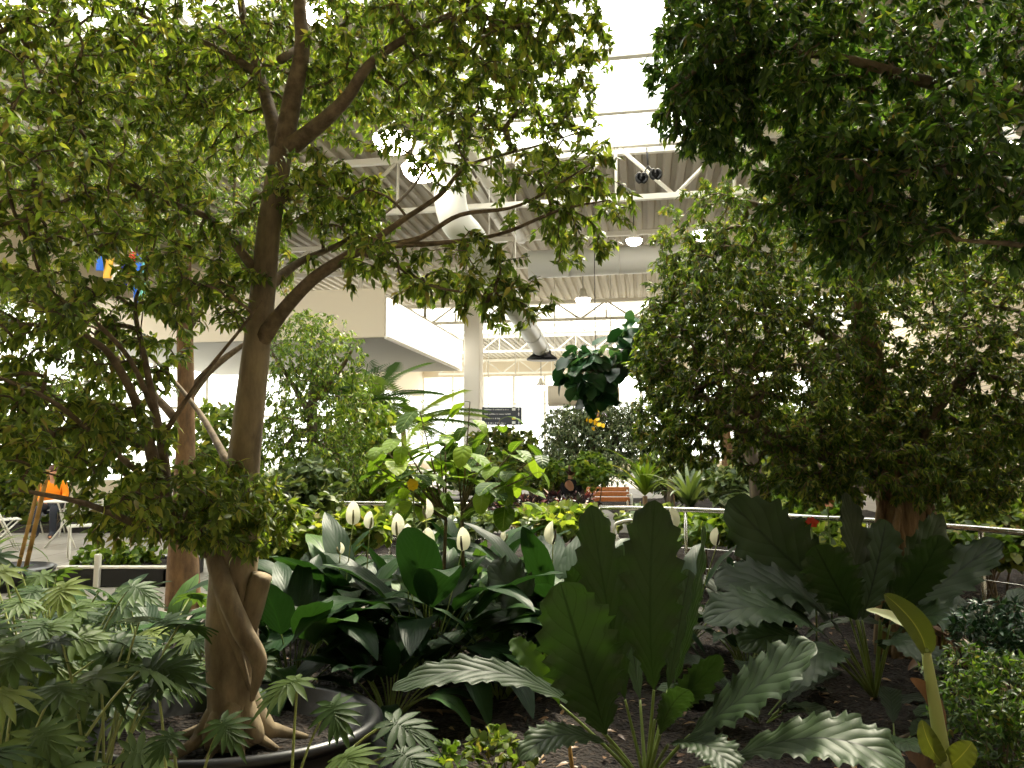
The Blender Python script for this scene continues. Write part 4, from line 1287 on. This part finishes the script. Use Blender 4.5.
# crotons and bromeliads by the walkway
for px, Y, n, lab in ((512, 9.6, 70, 'leftmost of the dark purple leaved plants behind the left rail'), (532, 9.2, 80, 'dark purple and red leaved plant second from the left behind the rail'),
                      (556, 9.5, 80, 'purple and red leaved plant in front of the seated person'), (580, 9.1, 70, 'dark leaved plant with red leaves just left of the bench')):
    shrub('croton', lab, 'plant', px, 509, Y, 18, 14, .3, n, .12, 'croton', 'kite', 'dark purple and red leaved plants', per=8, droop=-.4)
def petals(label, px, py, Y, mat, n=9, r=.05, stem='stalk', name='flower_head', cat='flower', group=None):
    c = P(px, py, Y); b = np.array((c[0], Y, .05))
    t = thing(name, label, cat, b, group)
    g = G(); tube(g, bez(b, (b + c) / 2 + np.array((.03, 0, 0)), c, 8), .006, 6); link_mesh('stalk', g, M[stem], t)
    g = G(); az = np.linspace(0, 2 * math.pi, n, endpoint=False)
    D = np.stack([np.cos(az), np.sin(az) * .6 - .5, np.sin(az) * .9 + .3], -1)
    cloud(g, np.repeat(c[None], n, 0), D, np.array([[0, -1.0, .4]]) + RNG.normal(0, .1, (n, 3)), r * RNG.uniform(.8, 1.1, n), 'broad'); link_mesh('blossom', g, M[mat], t)
petals('yellow flower beside the broad leaved bush', 413, 486, 4.9, 'yellow_flower', r=.05)
petals('small red flower left of the fibrous trunk', 811, 523, 5.0, 'red_flower', 6, .05)
petals('small red flower right of the fibrous trunk', 935, 519, 5.0, 'red_flower', 6, .04)
petals('small orange flower in front of the fibrous trunk foliage', 827, 503, 6.2, 'bench_wood', 6, .06)
# hanging orchid
c = P(596, 413, 10.5)
t = thing('hanging_orchid', 'mauve and yellow orchid spray hanging below the dark glossy leaves', 'flower', c)
g = G(); tube(g, [c + np.array((0, 0, .2)), c + np.array((0, 0, ZC - c[2]))], .006, 4); link_mesh('hanging_wire', g, M['black_rubber'], t)
for mm, dz, n in (('purple_flower', .06, 22), ('yellow_flower', -.14, 18)):
    g = G(); p = c + RNG.normal(0, (.06, .05, .07), (n, 3)) + (0, 0, dz); cloud(g, p, RNG.normal(size=(n, 3)), RNG.normal(size=(n, 3)), .07, 'broad'); link_mesh('blossom', g, M[mm], t)
g = G(); p = c + RNG.normal(0, (.05, .05, .1), (14, 3)) + (0, 0, .16); cloud(g, p, RNG.normal(size=(14, 3)), RNG.normal(size=(14, 3)), .12, 'kite'); link_mesh('foliage', g, M['bright'], t)

# ------------------------------------------------------------------ peace lilies
LG = 'clumps of dark peace lilies behind the pot'
def lily(label, px, Y, n, L, flowers=(), z=.05, e=(.8, 1.5)):
    c = GP(px, Y, z)
    t = rosette('peace_lily', label, 'plant', c, n, L, .19 * L, 'lily', e, (.7, 2.1), .42, LG, prof=(.55, .85), fold=.18, nu=6, wav=.03, freq=3)
    for (fx, fy, s, dk) in flowers:
        tip = P(fx, fy + s / 2, Y - .15 + RNG.uniform(-.1, .1)); flower(t, c + RNG.normal(0, .05, 3) * (1, 1, 0), tip, s * Y / F_PX * .92, dk)
    return t
lily('large peace lily clump with several cream flowers in the middle of the bed', 430, 4.7, 44, 1.22, [(428, 540, 26, False), (407, 532, 18, False), (397, 524, 22, False), (426, 508, 20, False), (462, 538, 24, True)])
lily('peace lily clump with two cream flowers, left of the largest clump', 355, 5.2, 40, 1.22, [(353, 512, 24, False), (370, 519, 18, False), (340, 548, 12, False)])
lily('peace lily clump close behind the pot, right of the tan trunk', 300, 4.5, 34, 1.05)
lily('peace lily clump with one cream flower, left of the tall serrated leaves', 552, 5.2, 34, 1.15, [(553, 532, 24, True)])
lily('peace lily clump behind the largest one, near the left rail', 480, 5.9, 34, 1.1, [(505, 535, 12, False)])
lily('peace lily clump with one cream flower right of the tall serrated leaves', 680, 5.7, 22, .9, [(672, 517, 22, True), (717, 536, 18, True)])
lily('peace lily clump right behind the largest one, in front of the left rail', 405, 6.0, 30, 1.05)
lily('peace lily clump near the rail gap, left behind the tall serrated leaves', 535, 6.1, 28, .9)
lily('peace lily clump between the broad leaved bush and the left rail', 470, 6.6, 26, .95)
lily('peace lily clump between the two rails, behind the serrated leaves', 590, 6.2, 28, .95)
lily('peace lily clump at the back left of the bed, close to the rail', 320, 6.1, 30, 1.0)
lily('peace lily clump left of the tan trunk', 170, 4.6, 26, .85)
lily('peace lily clump low in front of the largest one', 395, 4.15, 20, .72)
lily('small peace lily clump between the largest one and the serrated leaves', 500, 4.5, 20, .7)
lily('peace lily clump further left, behind the lobed leaves', 90, 5.2, 24, .85)
lily('small dark peace lily clump right of the tall serrated leaves, low', 740, 5.0, 20, .6)

# ------------------------------------------------------------------ large serrated anthuriums
def ap(t, base, s, m, tp, wpx, Y, face=0.0, prof=(.95, .55), mat='anth', wav=.04, fold=.12, scal=.11, freq=6, sr=.010, lie=None):
    lie = (.9 <= face <= 1.2 and mat == 'anth') if lie is None else lie
    """leaf through photo points s (blade start), m, tp given as (px, py, Y)"""
    S, Mm, T = P(*s), P(*m), P(*tp)
    sp = bez(S, 2 * Mm - .5 * (S + T), T, 64)
    tg = nrm(T - S); vd = nrm(Mm - CAM)
    side = nrm(np.cross(tg, -vd)); side = nrm(side * math.cos(face) + vd * math.sin(face))
    w = wpx * .9 * Y / F_PX
    if lie:
        side = nrm(np.cross(tg, (0, -.55, 1.0))); w *= 1.15
    st = bez(base, (base + S) / 2 + (S - base) * .02 + np.array((0, 0, .02)), S, 8)
    return leaf_part(t, st, sp, w, mat, sr=sr, prof=prof, side=side, wav=wav, fold=fold, scal=scal, freq=freq, nu=10)
AY = 3.35
base = GP(640, AY, .04)
tA = thing('anthurium', 'large anthurium with tall upright serrated leaves in the middle foreground', 'plant', base)
ap(tA, base, (654, 690, 3.3), (650, 600, 3.25), (655, 500, 3.3), 66, 3.3, .15)
ap(tA, base, (625, 700, 3.3), (607, 605, 3.35), (591, 505, 3.4), 52, 3.35, -.25)
ap(tA, base, (606, 735, 3.2), (585, 665, 3.1), (560, 582, 3.05), 88, 3.1, .1)
ap(tA, base, (668, 690, 3.4), (680, 620, 3.5), (690, 570, 3.6), 40, 3.5, .5)
ap(tA, base, (672, 690, 3.3), (692, 610, 3.3), (704, 525, 3.35), 34, 3.3, 1.25, prof=(.8, .6), lie=False)
ap(tA, base, (690, 735, 3.1), (752, 690, 2.9), (815, 643, 2.8), 62, 2.9, 1.0)
ap(tA, base, (720, 765, 2.9), (815, 738, 2.65), (905, 768, 2.5), 62, 2.65, .95)
ap(tA, base, (590, 718, 3.3), (495, 672, 3.2), (392, 690, 3.1), 34, 3.2, 1.15)
ap(tA, base, (560, 705, 3.35), (536, 665, 3.35), (510, 640, 3.4), 26, 3.4, .3, mat='bright')
ap(tA, base, (655, 720, 3.2), (690, 690, 3.1), (720, 655, 3.0), 36, 3.1, .6)
ap(tA, base, (640, 700, 3.5), (628, 610, 3.7), (622, 545, 3.8), 50, 3.7, -.4)
ap(tA, base, (668, 745, 3.0), (705, 745, 2.85), (735, 775, 2.7), 40, 2.85, .9)
ap(tA, base, (660, 735, 3.1), (672, 705, 2.95), (690, 690, 2.8), 30, 2.95, .3)
ap(tA, base, (610, 745, 3.15), (560, 735, 3.0), (520, 760, 2.9), 34, 3.0, 1.0)
BY = 4.5
base = GP(862, BY, .04)
tB = thing('anthurium', 'second large anthurium with broad dark leaves in front of the fibrous trunk', 'plant', base)
ap(tB, base, (848, 612, 4.5), (795, 565, 4.5), (728, 500, 4.5), 84, 4.5, .35)
ap(tB, base, (856, 620, 4.4), (836, 585, 4.3), (815, 545, 4.25), 58, 4.3, 0)
ap(tB, base, (858, 620, 4.5), (856, 560, 4.6), (845, 492, 4.7), 44, 4.6, .9, lie=False)
ap(tB, base, (862, 620, 4.5), (876, 570, 4.6), (886, 520, 4.8), 46, 4.6, .2)
ap(tB, base, (880, 620, 4.4), (915, 560, 4.35), (945, 520, 4.4), 60, 4.35, .9, lie=False)
ap(tB, base, (882, 625, 4.4), (920, 575, 4.2), (940, 535, 4.1), 44, 4.2, .5)
ap(tB, base, (890, 625, 4.4), (940, 585, 4.5), (1000, 540, 4.6), 44, 4.5, 1.1)
ap(tB, base, (830, 640, 4.3), (770, 608, 4.0), (704, 622, 3.9), 54, 4.0, 1.0)
ap(tB, base, (825, 650, 4.3), (780, 635, 4.0), (740, 650, 3.9), 40, 4.0, 1.0)
ap(tB, base, (845, 640, 4.4), (790, 590, 4.3), (715, 585, 4.2), 60, 4.3, 1.1)
ap(tB, base, (890, 640, 4.3), (935, 615, 4.1), (985, 640, 4.0), 46, 4.1, 1.1)
ap(tB, base, (885, 650, 4.2), (900, 640, 4.0), (950, 672, 3.8), 44, 3.9, 1.0)
ap(tB, base, (850, 655, 4.2), (820, 655, 3.9), (780, 690, 3.7), 40, 3.9, .9)
base = GP(555, 4.9, .04)
tC = thing('anthurium', 'anthurium with a pale shining ribbed leaf behind the tallest serrated leaves', 'plant', base)
ap(tC, base, (548, 640, 4.8), (522, 600, 4.6), (487, 567, 4.5), 62, 4.6, .75, mat='anth')
ap(tC, base, (552, 645, 4.8), (520, 620, 4.6), (470, 622, 4.5), 44, 4.6, 1.0)
ap(tC, base, (560, 640, 4.9), (572, 590, 4.9), (595, 560, 4.9), 36, 4.9, .6)
ap(tC, base, (560, 640, 4.9), (590, 600, 4.9), (640, 590, 4.9), 36, 4.9, .9)
base = GP(770, 5.4, .04)
rosette('anthurium', 'smaller anthurium by the rail, right of the lilies', 'plant', base, 12, .85, .2, 'anth', (.6, 1.3), (.6, 1.5), .3, None, prof=(.85, .45), fold=.12, nu=8, wav=.04, scal=.05)
rosette('anthurium', 'low anthurium with lit spreading leaves between the two large ones', 'plant', GP(752, 4.15, .04), 13, .62, .17, 'anth', (.2, .9), (.5, 1.2), .3, None, prof=(.85, .45), fold=.12, nu=8, wav=.05, scal=.09)
rosette('anthurium', 'low anthurium left of the yellow green shoot', 'plant', GP(880, 3.75, .04), 11, .5, .14, 'anth', (.2, .9), (.5, 1.2), .3, None, prof=(.85, .45), fold=.12, nu=8, wav=.05, scal=.09)
rosette('anthurium', 'anthurium with spreading dark leaves right of the yellow green shoot', 'plant', GP(975, 4.3, .04), 13, .62, .17, 'anth', (.3, 1.0), (.5, 1.2), .3, None, prof=(.85, .45), fold=.12, nu=8, wav=.05, scal=.09)
base = GP(985, 5.3, .04)
rosette('anthurium', 'dark serrated anthurium at the right edge of the bed', 'plant', base, 12, .8, .19, 'anth', (.5, 1.2), (.6, 1.5), .3, None, prof=(.85, .45), fold=.12, nu=8, wav=.04, scal=.05)

# yellow green shoot, lower right
base = GP(948, 2.35, .04)
t = thing('canna_shoot', 'yellow green furled shoot on a thick stem at the lower right', 'plant', base)
g = G(); p, rr = smooth_path([base, P(944, 760, 2.35), P(934, 700, 2.33), P(926, 652, 2.32)], [.024, .022, .018, .013], 6); tube(g, p, rr, 12); link_mesh('stem', g, M['stalk_pale'], t)
tip = p[-1]
ap(t, tip, (926, 655, 2.32), (915, 625, 2.3), (884, 594, 2.28), 27, 2.3, .35, prof=(.5, .5), mat='canna', wav=.01, scal=0, fold=.5)
ap(t, tip, (928, 650, 2.32), (905, 625, 2.36), (866, 610, 2.38), 20, 2.36, 1.0, prof=(.5, .6), mat='pale_leaf', wav=.02, scal=0, fold=.3)
ap(t, P(944, 760, 2.35), (942, 740, 2.34), (933, 700, 2.34), (910, 678, 2.32), 16, 2.33, .4, prof=(.5, .6), mat='brown_leaf', wav=.03, scal=0)
ap(t, P(946, 768, 2.35), (944, 765, 2.34), (930, 745, 2.3), (922, 720, 2.3), 22, 2.3, .2, prof=(.5, .6), mat='canna', wav=.03, scal=0)
ap(t, P(946, 768, 2.35), (948, 768, 2.34), (962, 755, 2.3), (972, 742, 2.28), 26, 2.3, .1, prof=(.5, .6), mat='canna', wav=.03, scal=0)
ap(t, P(946, 768, 2.35), (935, 768, 2.34), (925, 765, 2.3), (905, 752, 2.28), 18, 2.3, .5, prof=(.5, .6), mat='brown_leaf', wav=.05, scal=0)

# brown cordyline, right
base = GP(965, 4.9, .04)
t = rosette('cordyline', 'plant with drooping reddish brown leaves at the right edge', 'plant', base, 14, .62, .11, 'brown_leaf', (.6, 1.3), (1.2, 2.4), .2, None, prof=(.4, .7), fold=.2, nu=4)
shrub('leafy_shrub', 'fine leaved low shrub in the lower right corner', 'shrub', 1000, 710, 3.0, 60, 60, .4, 480, .036, 'ficus_dark', 'leaf6', 'fine leaved low shrubs', per=9, droop=.1, r=.005)
shrub('leafy_shrub', 'fine leaved shrub at the right edge above the corner one', 'shrub', 1012, 640, 3.6, 45, 38, .35, 300, .045, 'deep', 'leaf6', 'fine leaved low shrubs', per=9, droop=.1, r=.005)
shrub('leafy_shrub', 'low clover like seedlings left of the bamboo stake', 'plant', 505, 755, 3.3, 45, 22, .3, 34, .05, 'ficus', 'broad', None, per=6, droop=.0, r=.003, stems=9)
shrub('leafy_shrub', 'small bright seedlings in front of the black pot, at the bottom edge', 'plant', 435, 762, 3.2, 30, 14, .2, 26, .045, 'bright', 'broad', None, per=6, droop=.0, r=.003, stems=7)
shrub('leafy_shrub', 'dark low groundcover between the two large anthuriums', 'plant', 765, 575, 5.2, 45, 18, .3, 150, .06, 'deep', 'broad', None, per=8, droop=.1, r=.004)

# ------------------------------------------------------------------ lobed philodendrons, left and front
def hp(*pts): return [P(*q) for q in pts]
philodendron('lobed leaf plant with its leaves over the right rim of the black pot', GP(300, 2.55, .04), hp((298, 680, 2.55), (332, 705, 2.5), (392, 722, 2.5), (345, 755, 2.35), (400, 752, 2.4)), .24, extra=0)
philodendron('lobed leaf plant in front of the pot below the trunk', GP(200, 2.3, .04), hp((222, 722, 2.3), (172, 735, 2.15), (158, 690, 2.4)), .19, extra=0)
philodendron('lobed leaf plant directly left of the pot', GP(110, 2.6, .04), hp((100, 672, 2.5), (60, 640, 2.6), (140, 620, 2.9), (35, 700, 2.4), (60, 740, 2.2), (150, 668, 2.7)), .26, extra=1)
philodendron('lobed leaf plant in the lower left corner', GP(20, 2.2, .04), hp((10, 690, 2.1), (40, 730, 2.0), (0, 750, 1.9), (60, 765, 1.95), (22, 650, 2.2)), .25, extra=1)
philodendron('lobed leaf plant with high leaves by the pale walkway', GP(70, 3.3, .04), hp((65, 585, 3.3), (25, 600, 3.2), (100, 590, 3.5), (5, 570, 3.1), (50, 625, 3.0), (10, 640, 2.9), (130, 640, 3.3)), .30)
philodendron('lobed leaf plant behind the one at the walkway', GP(150, 3.9, .04), hp((130, 605, 3.9), (165, 620, 3.8), (95, 620, 3.9), (190, 640, 3.7), (150, 655, 3.6), (60, 660, 3.5)), .30)
philodendron('lobed leaf plant between the pot and the walkway, dense and dark', GP(120, 3.6, .04), hp((110, 640, 3.5), (150, 630, 3.6), (80, 670, 3.2), (180, 655, 3.7), (60, 690, 3.0)), .28)
philodendron('lobed leaf plant at the left edge, halfway down', GP(15, 3.1, .04), hp((15, 660, 3.0), (45, 655, 3.0), (-5, 640, 3.1), (30, 700, 2.8), (60, 715, 2.7)), .28)
philodendron('lobed leaf plant left behind the pot rim', GP(60, 4.2, .04), hp((40, 590, 4.2), (80, 615, 4.1), (10, 615, 4.1), (110, 635, 3.9), (50, 660, 3.8), (20, 570, 4.3)), .32)
philodendron('lobed leaf plant at the far left behind the low corner plant', GP(-20, 2.8, .04), hp((-10, 620, 2.8), (20, 665, 2.6), (-30, 680, 2.5), (45, 690, 2.6), (5, 715, 2.4)), .28)

# ------------------------------------------------------------------ rails, furniture, people beyond the bed
def rail(name_label, pts, posts, zr):
    """pts: photo points of the rail (px, py) with its height zr"""
    W = []
    for px, py in pts:
        Y = 1.0; 
        for _ in range(6):
            z1 = P(px, py, 1.0)[2] - 1.5; Y = (zr - 1.5) / z1
        W.append(P(px, py, Y))
    W = np.array(W)
    t = thing('guard_rail', name_label, 'railing', np.array((W[0][0], W[0][1], .0)), 'steel guard rails')
    g = G(); p, _ = smooth_path(W, None, 4); tube(g, p, .024, 10); link_mesh('top_rail', g, M['rail_steel'], t)
    L = np.linspace(0, 1, posts)
    cum = np.concatenate(([0], np.cumsum(np.linalg.norm(np.diff(p, axis=0), axis=1)))); cum /= cum[-1]
    for q in L:
        b = np.array([np.interp(q, cum, p[:, i]) for i in range(3)])
        g = G(); tube(g, [(b[0], b[1], 0), b], .018, 8); link_mesh('post', g, M['rail_steel'], t)
    for zz in (.2, .4, .6):
        g = G(); q = p.copy(); q[:, 2] *= zz; tube(g, q, .005, 5); link_mesh('cable', g, M['rail_steel'], t)
rail('steel rail behind the flowering peace lilies', [(300, 502.5), (383, 503.5), (486, 504.5)], 3, .92)
rail('steel rail running from the bench to the right edge', [(600, 507.5), (719, 511), (800, 517), (880, 521), (1015, 532), (1110, 542)], 6, .92)
g = G(); gz = None
# curved mesh gate at the start of the right rail
p = P(600, 507.5, 7.45)
t = thing('rail_gate', 'small wire mesh gate panel at the open end of the right rail', 'gate', np.array((p[0] + .1, 7.3, 0)))
g = G(); x0, x1 = p[0] + .12, p[0] + .42
pp, _ = smooth_path([(x0, 7.3, .12), (x0, 7.3, .7), (x0 + .05, 7.3, .80), (x1 - .05, 7.3, .82), (x1, 7.3, .76), (x1, 7.3, .12)], None, 4); tube(g, pp, .014, 8); link_mesh('frame', g, M['white_steel'], t)
g = G()
for i in range(5):
    tube(g, [(x0 + .06 * i, 7.3, .14), (min(x1, x0 + .06 * i + .3), 7.3, .74 - .0 * i)], .003, 4); tube(g, [(x1 - .06 * i, 7.3, .14), (max(x0, x1 - .06 * i - .3), 7.3, .74)], .003, 4)
link_mesh('wire_mesh', g, M['rail_steel'], t)

def bench():
    Y = 14.0; a = P(588, 490, Y); b = P(632, 490, Y)
    t = thing('garden_bench', 'orange wooden slat bench beyond the rail gap', 'bench', ((a[0] + b[0]) / 2, Y, 0))
    for z in (.56, .66, .75):
        g = G(); box(g, a[0], b[0], Y + .28 + (z - .5) * .25, Y + .31 + (z - .5) * .25, z - .042, z + .042, bev=.01); link_mesh('back_slat', g, M['bench_wood'], t, False)
    for y in (-.2, -.08, .04, .16):
        g = G(); box(g, a[0], b[0], Y + y, Y + y + .1, .42, .45, bev=.008); link_mesh('seat_slat', g, M['bench_wood'], t, False)
    for x in (a[0] + .04, b[0] - .04):
        g = G(); p, _ = smooth_path([(x, Y - .2, 0), (x, Y - .2, .62), (x, Y - .1, .66), (x, Y + .28, .64)], None, 4); tube(g, p, .022, 8)
        tube(g, [(x, Y + .32, 0), (x, Y + .28, .4), (x, Y + .38, .82)], .022, 8); tube(g, [(x, Y - .2, .41), (x, Y + .28, .41)], .02, 8); link_mesh('side_frame', g, M['white_steel'], t)
bench()

def litter_bin():
    Y = 9.0; c = P(463, 520, Y); x = c[0]
    t = thing('litter_bin', 'black bin with a small white notice behind the left rail', 'bin', (x, Y, 0))
    g = G(); box(g, x - .22, x + .22, Y - .2, Y + .2, 0, .86, bev=.03); link_mesh('bin_body', g, M['dark_metal'], t, False)
    g = G(); box(g, x - .24, x + .24, Y - .22, Y + .22, .86, .94, bev=.03); link_mesh('lid', g, M['black_rubber'], t, False)
    g = G(); box(g, x - .03, x + .13, Y - .206, Y - .2, .58, .78); link_mesh('notice', g, M['paper'], t, False)
litter_bin()

def chair(px, Y, rz, label, back_h=.84):
    c = GP(px, Y, 0)
    t = thing('slatted_chair', label, 'chair', c, 'white slatted cafe chairs')
    Rm = rotz(rz)
    def pt(x, y, z): return c + Rm @ np.array((x, y, z))
    for s in (-1, 1):
        g = G(); tube(g, [pt(s * .19, -.2, 0), pt(s * .19, .2, back_h)], .013, 6); link_mesh('back_leg', g, M['chair_white'], t)
        g = G(); tube(g, [pt(s * .17, .24, 0), pt(s * .17, -.2, .46)], .013, 6); link_mesh('front_leg', g, M['chair_white'], t)
    for i in range(4):
        z = .60 + i * .065; y = .2 * (z / back_h) - .2 * (1 - z / back_h) - .03
        g = G(); box(g, -.2, .2, y + .02, y + .035, z, z + .04, rot=Rm, at=c); link_mesh('back_slat', g, M['chair_white'], t, False)
    for i in range(5):
        g = G(); box(g, -.2, .2, -.22 + i * .08, -.16 + i * .08, .45, .465, rot=Rm, at=c); link_mesh('seat_slat', g, M['chair_white'], t, False)
    return c
chair(10, 11.3, 2.3, 'white slatted cafe chair at the left edge beside the round planter')
chair(58, 13.2, .3, 'white slatted cafe chair the person in orange sits on')
chair(92, 10.4, -2.6, 'white slatted cafe chair beside the low black edged planter')
c = GP(72, 11.6, 0)
t = thing('cafe_table', 'small white cafe table between the slatted chairs', 'table', c)
g = G(); lathe(g, [(0, .70), (.3, .70), (.3, .725), (0, .725)], c, 28); link_mesh('table_top', g, M['chair_white'], t)
for s in (-1, 1):
    g = G(); tube(g, [c + np.array((s * .24, -.1, 0)), c + np.array((-s * .2, .1, .7))], .013, 6); link_mesh('leg', g, M['chair_white'], t)

# planters at the left walkway
c = GP(12, 8.3, 0)
t = thing('round_planter', 'low round black planter at the left edge by the walkway', 'planter', c)
g = G(); lathe(g, [(0, 0), (.46, 0), (.52, .17), (.53, .20), (.50, .205), (.47, .16), (0, .15)], c, 40); link_mesh('planter_body', g, M['black_plastic'], t)
strap('bamboo like stems standing in the round black planter', 15, 0, 8.3, 16, .9, 'bright', z0=.22)
c = GP(112, 8.4, 0)
t = thing('planter_box', 'long low black edged planter box with a small pale post', 'planter', c)
g = G(); x0, x1, y0, y1 = c[0] - .45, c[0] + .75, 8.3, 9.3
for bx in ((x0, x1, y0, y0 + .05), (x0, x1, y1 - .05, y1), (x0, x0 + .05, y0, y1), (x1 - .05, x1, y0, y1)): box(g, *bx, 0, .2, bev=.01)
link_mesh('planter_edge', g, M['black_plastic'], t, False)
g = G(); box(g, x0, x1, y0 - .03, y0 + .07, .2, .225, bev=.005); link_mesh('pale_coping', g, M['white_steel'], t, False)
g = G(); box(g, x0 + .05, x1 - .05, y0 + .05, y1 - .05, 0, .17); link_mesh('potting_soil', g, M['soil'], t, False)
g = G(); box(g, c[0] - .03, c[0] + .03, y0 - .05, y0 + .01, 0, .36, bev=.008); link_mesh('post', g, M['white_steel'], t, False)
shrub('leafy_shrub', 'yellow green low plants inside the black edged planter box', 'plant', 120, 560, 8.8, 45, 16, .4, 110, .08, 'bright', 'broad', None, z0=.17)
for q, (px, Y, top, r_) in enumerate(((28, 8.2, 480, .02), (36, 8.35, 470, .024))):
    a = GP(px, Y, .2); b = P(px + 12, top, Y)
    t = thing('bamboo_cane', ('left' if q == 0 else 'right') + ' one of two leaning tan canes in the round planter', 'cane', a)
    g = G()
    for i in range(6):
        u0, u1 = i / 6, (i + 1) / 6; tube(g, [a + (b - a) * u0, a + (b - a) * (u1 - .01), a + (b - a) * u1], [r_, r_, r_ * 1.15], 8)
    link_mesh('cane_stem', g, M['bamboo'], t)

# seated people (small, far)
def person(label, c, yaw, top, bottom, hair, s=1.0, seat=.46):
    t = thing('person', label, 'person', c)
    Rm = rotz(yaw)
    J = {'pelvis': (0, 0, seat + .10), 'chest': (0, .02, seat + .38), 'neck': (0, .01, seat + .55), 'chin': (0, -.02, seat + .63), 'head': (0, -.015, seat + .72), 'crown': (0, 0, seat + .80)}
    rad = {'pelvis': .14, 'chest': .145, 'neck': .06, 'chin': .07, 'head': .088, 'crown': .06}
    E = [('pelvis', 'chest'), ('chest', 'neck'), ('neck', 'chin'), ('chin', 'head'), ('head', 'crown')]
    for sg, S in ((-1, 'l'), (1, 'r')):
        J.update({S + 'sh': (sg * .17, .01, seat + .49), S + 'el': (sg * .23, -.06, seat + .26), S + 'wr': (sg * .13, -.27, seat + .22), S + 'pm': (sg * .11, -.34, seat + .21),
                  S + 'hp': (sg * .09, 0, seat + .07), S + 'kn': (sg * .13, -.42, seat + .06), S + 'an': (sg * .13, -.42, .08), S + 'to': (sg * .14, -.60, .035)})
        rad.update({S + 'sh': .06, S + 'el': .042, S + 'wr': .03, S + 'pm': .032, S + 'hp': .085, S + 'kn': .06, S + 'an': .042, S + 'to': .035})
        E += [('chest', S + 'sh'), (S + 'sh', S + 'el'), (S + 'el', S + 'wr'), (S + 'wr', S + 'pm'), ('pelvis', S + 'hp'), (S + 'hp', S + 'kn'), (S + 'kn', S + 'an'), (S + 'an', S + 'to')]
        for f in range(4):
            k_ = S + 'f%d' % f; J[k_] = (sg * (.085 + .017 * f), -.40 + .006 * abs(f - 1.5), seat + .19); rad[k_] = .009; E.append((S + 'pm', k_))
        k_ = S + 'th'; J[k_] = (sg * .075, -.335, seat + .21); rad[k_] = .01; E.append((S + 'pm', k_))
    def skin(name, keys, grow, mat):
        idx = {k_: i for i, k_ in enumerate(keys)}
        me = bpy.data.meshes.new(name)
        me.from_pydata([tuple(Rm @ (np.array(J[k_]) * s)) for k_ in keys], [(idx[a], idx[b]) for a, b in E if a in idx and b in idx], [])
        o = bpy.data.objects.new(name, me); COL.objects.link(o); o.parent = t
        md = o.modifiers.new('skin', 'SKIN'); md.use_smooth_shade = True
        for i, k_ in enumerate(keys):
            sv = me.skin_vertices[0].data[i]; r = rad[k_] * s + grow; sv.radius = (r, r * (.75 if k_ in ('chest', 'pelvis') else 1)); sv.use_root = i == 0
        sb = o.modifiers.new('smooth', 'SUBSURF'); sb.levels = 1; sb.render_levels = 2
        me.materials.append(M[mat]); ORIG[o.name] = np.array(c); return o
    skin('body', list(J), 0, 'skin')
    skin('top', ['pelvis', 'chest', 'neck', 'lsh', 'rsh', 'lel', 'rel', 'lwr', 'rwr'], .016, top)
    skin('trousers', ['pelvis', 'lhp', 'rhp', 'lkn', 'rkn', 'lan', 'ran', 'lto', 'rto'], .014, bottom)
    g = G(); hc = np.array(c) + Rm @ (np.array((0, .02, seat + .745)) * s); ellipsoid(g, hc, (.1 * s, .112 * s, .11 * s), 16, 10, noise=.015); link_mesh('hair', g, M[hair], t)
    return t
c = P(571, 470, 13.9); person('seated person with brown hair in a black jacket left of the orange bench', np.array((c[0], 13.9, .02)), 2.6, 'black_cloth', 'white_cloth', 'hair', .92)
c = GP(60, 13.2, 0); person('seated person in an orange top at the left cafe chairs', np.array((c[0], 13.16, .0)), .3, 'orange_cloth', 'denim', 'hair', .95)
c = P(571, 470, 13.95)
t = thing('stool', 'small dark stool under the person in the black jacket', 'stool', (c[0], 13.9, .02))
g = G(); lathe(g, [(0, .38), (.2, .38), (.2, .43), (0, .43)], (c[0], 13.9, .02), 20); link_mesh('seat', g, M['dark_metal'], t)
for a_ in range(4):
    g = G(); q = a_ * math.pi / 2 + .7; tube(g, [(c[0] + .18 * math.cos(q), 13.9 + .18 * math.sin(q), .02), (c[0] + .12 * math.cos(q), 13.9 + .12 * math.sin(q), .4)], .014, 6); link_mesh('leg', g, M['dark_metal'], t)

# stake, irrigation hose, litter
a = GP(573, 3.25, .03); b = P(569, 742, 3.15)
t = tag(link_mesh('bamboo_stake', tube(G(), [a, (a + b) / 2, b], [.009, .0085, .008], 8), M['bamboo'], None, True, a), 'short tan bamboo stake standing in the mulch at the bottom edge', 'stake')
hz = .07
def hose(label, pts):
    W = [GP(px, (1.5 - hz) * F_PX / (py - 450), hz) for px, py in pts]
    g = G(); p, _ = smooth_path(W, None, 8); tube(g, p, .009, 8); tag(link_mesh('irrigation_hose', g, M['hose'], None, True, W[0]), label, 'hose')
hose('thin brown irrigation hose curving over the mulch left of the tall serrated leaves', [(420, 700), (455, 702), (485, 712), (502, 728), (500, 750)])
hose('thin brown irrigation hose at the foot of the second anthurium', [(880, 728), (905, 720), (935, 718), (965, 722)])
n = 900
pos = np.stack([RNG.uniform(-2.0, 3.2, n), RNG.uniform(2.6, 6.3, n), RNG.uniform(.065, .085, n)], -1)
g = G(); cloud(g, pos, RNG.normal(size=(n, 3)) * (1, 1, .12), np.array([[0, 0, 1.0]]) + RNG.normal(0, .25, (n, 3)), RNG.uniform(.03, .07, n), 'leaf6')
o = tag(link_mesh('leaf_litter', g, M['brown_leaf'], None, True), 'dry brown leaves scattered over the dark mulch', 'leaves', None, 'stuff')
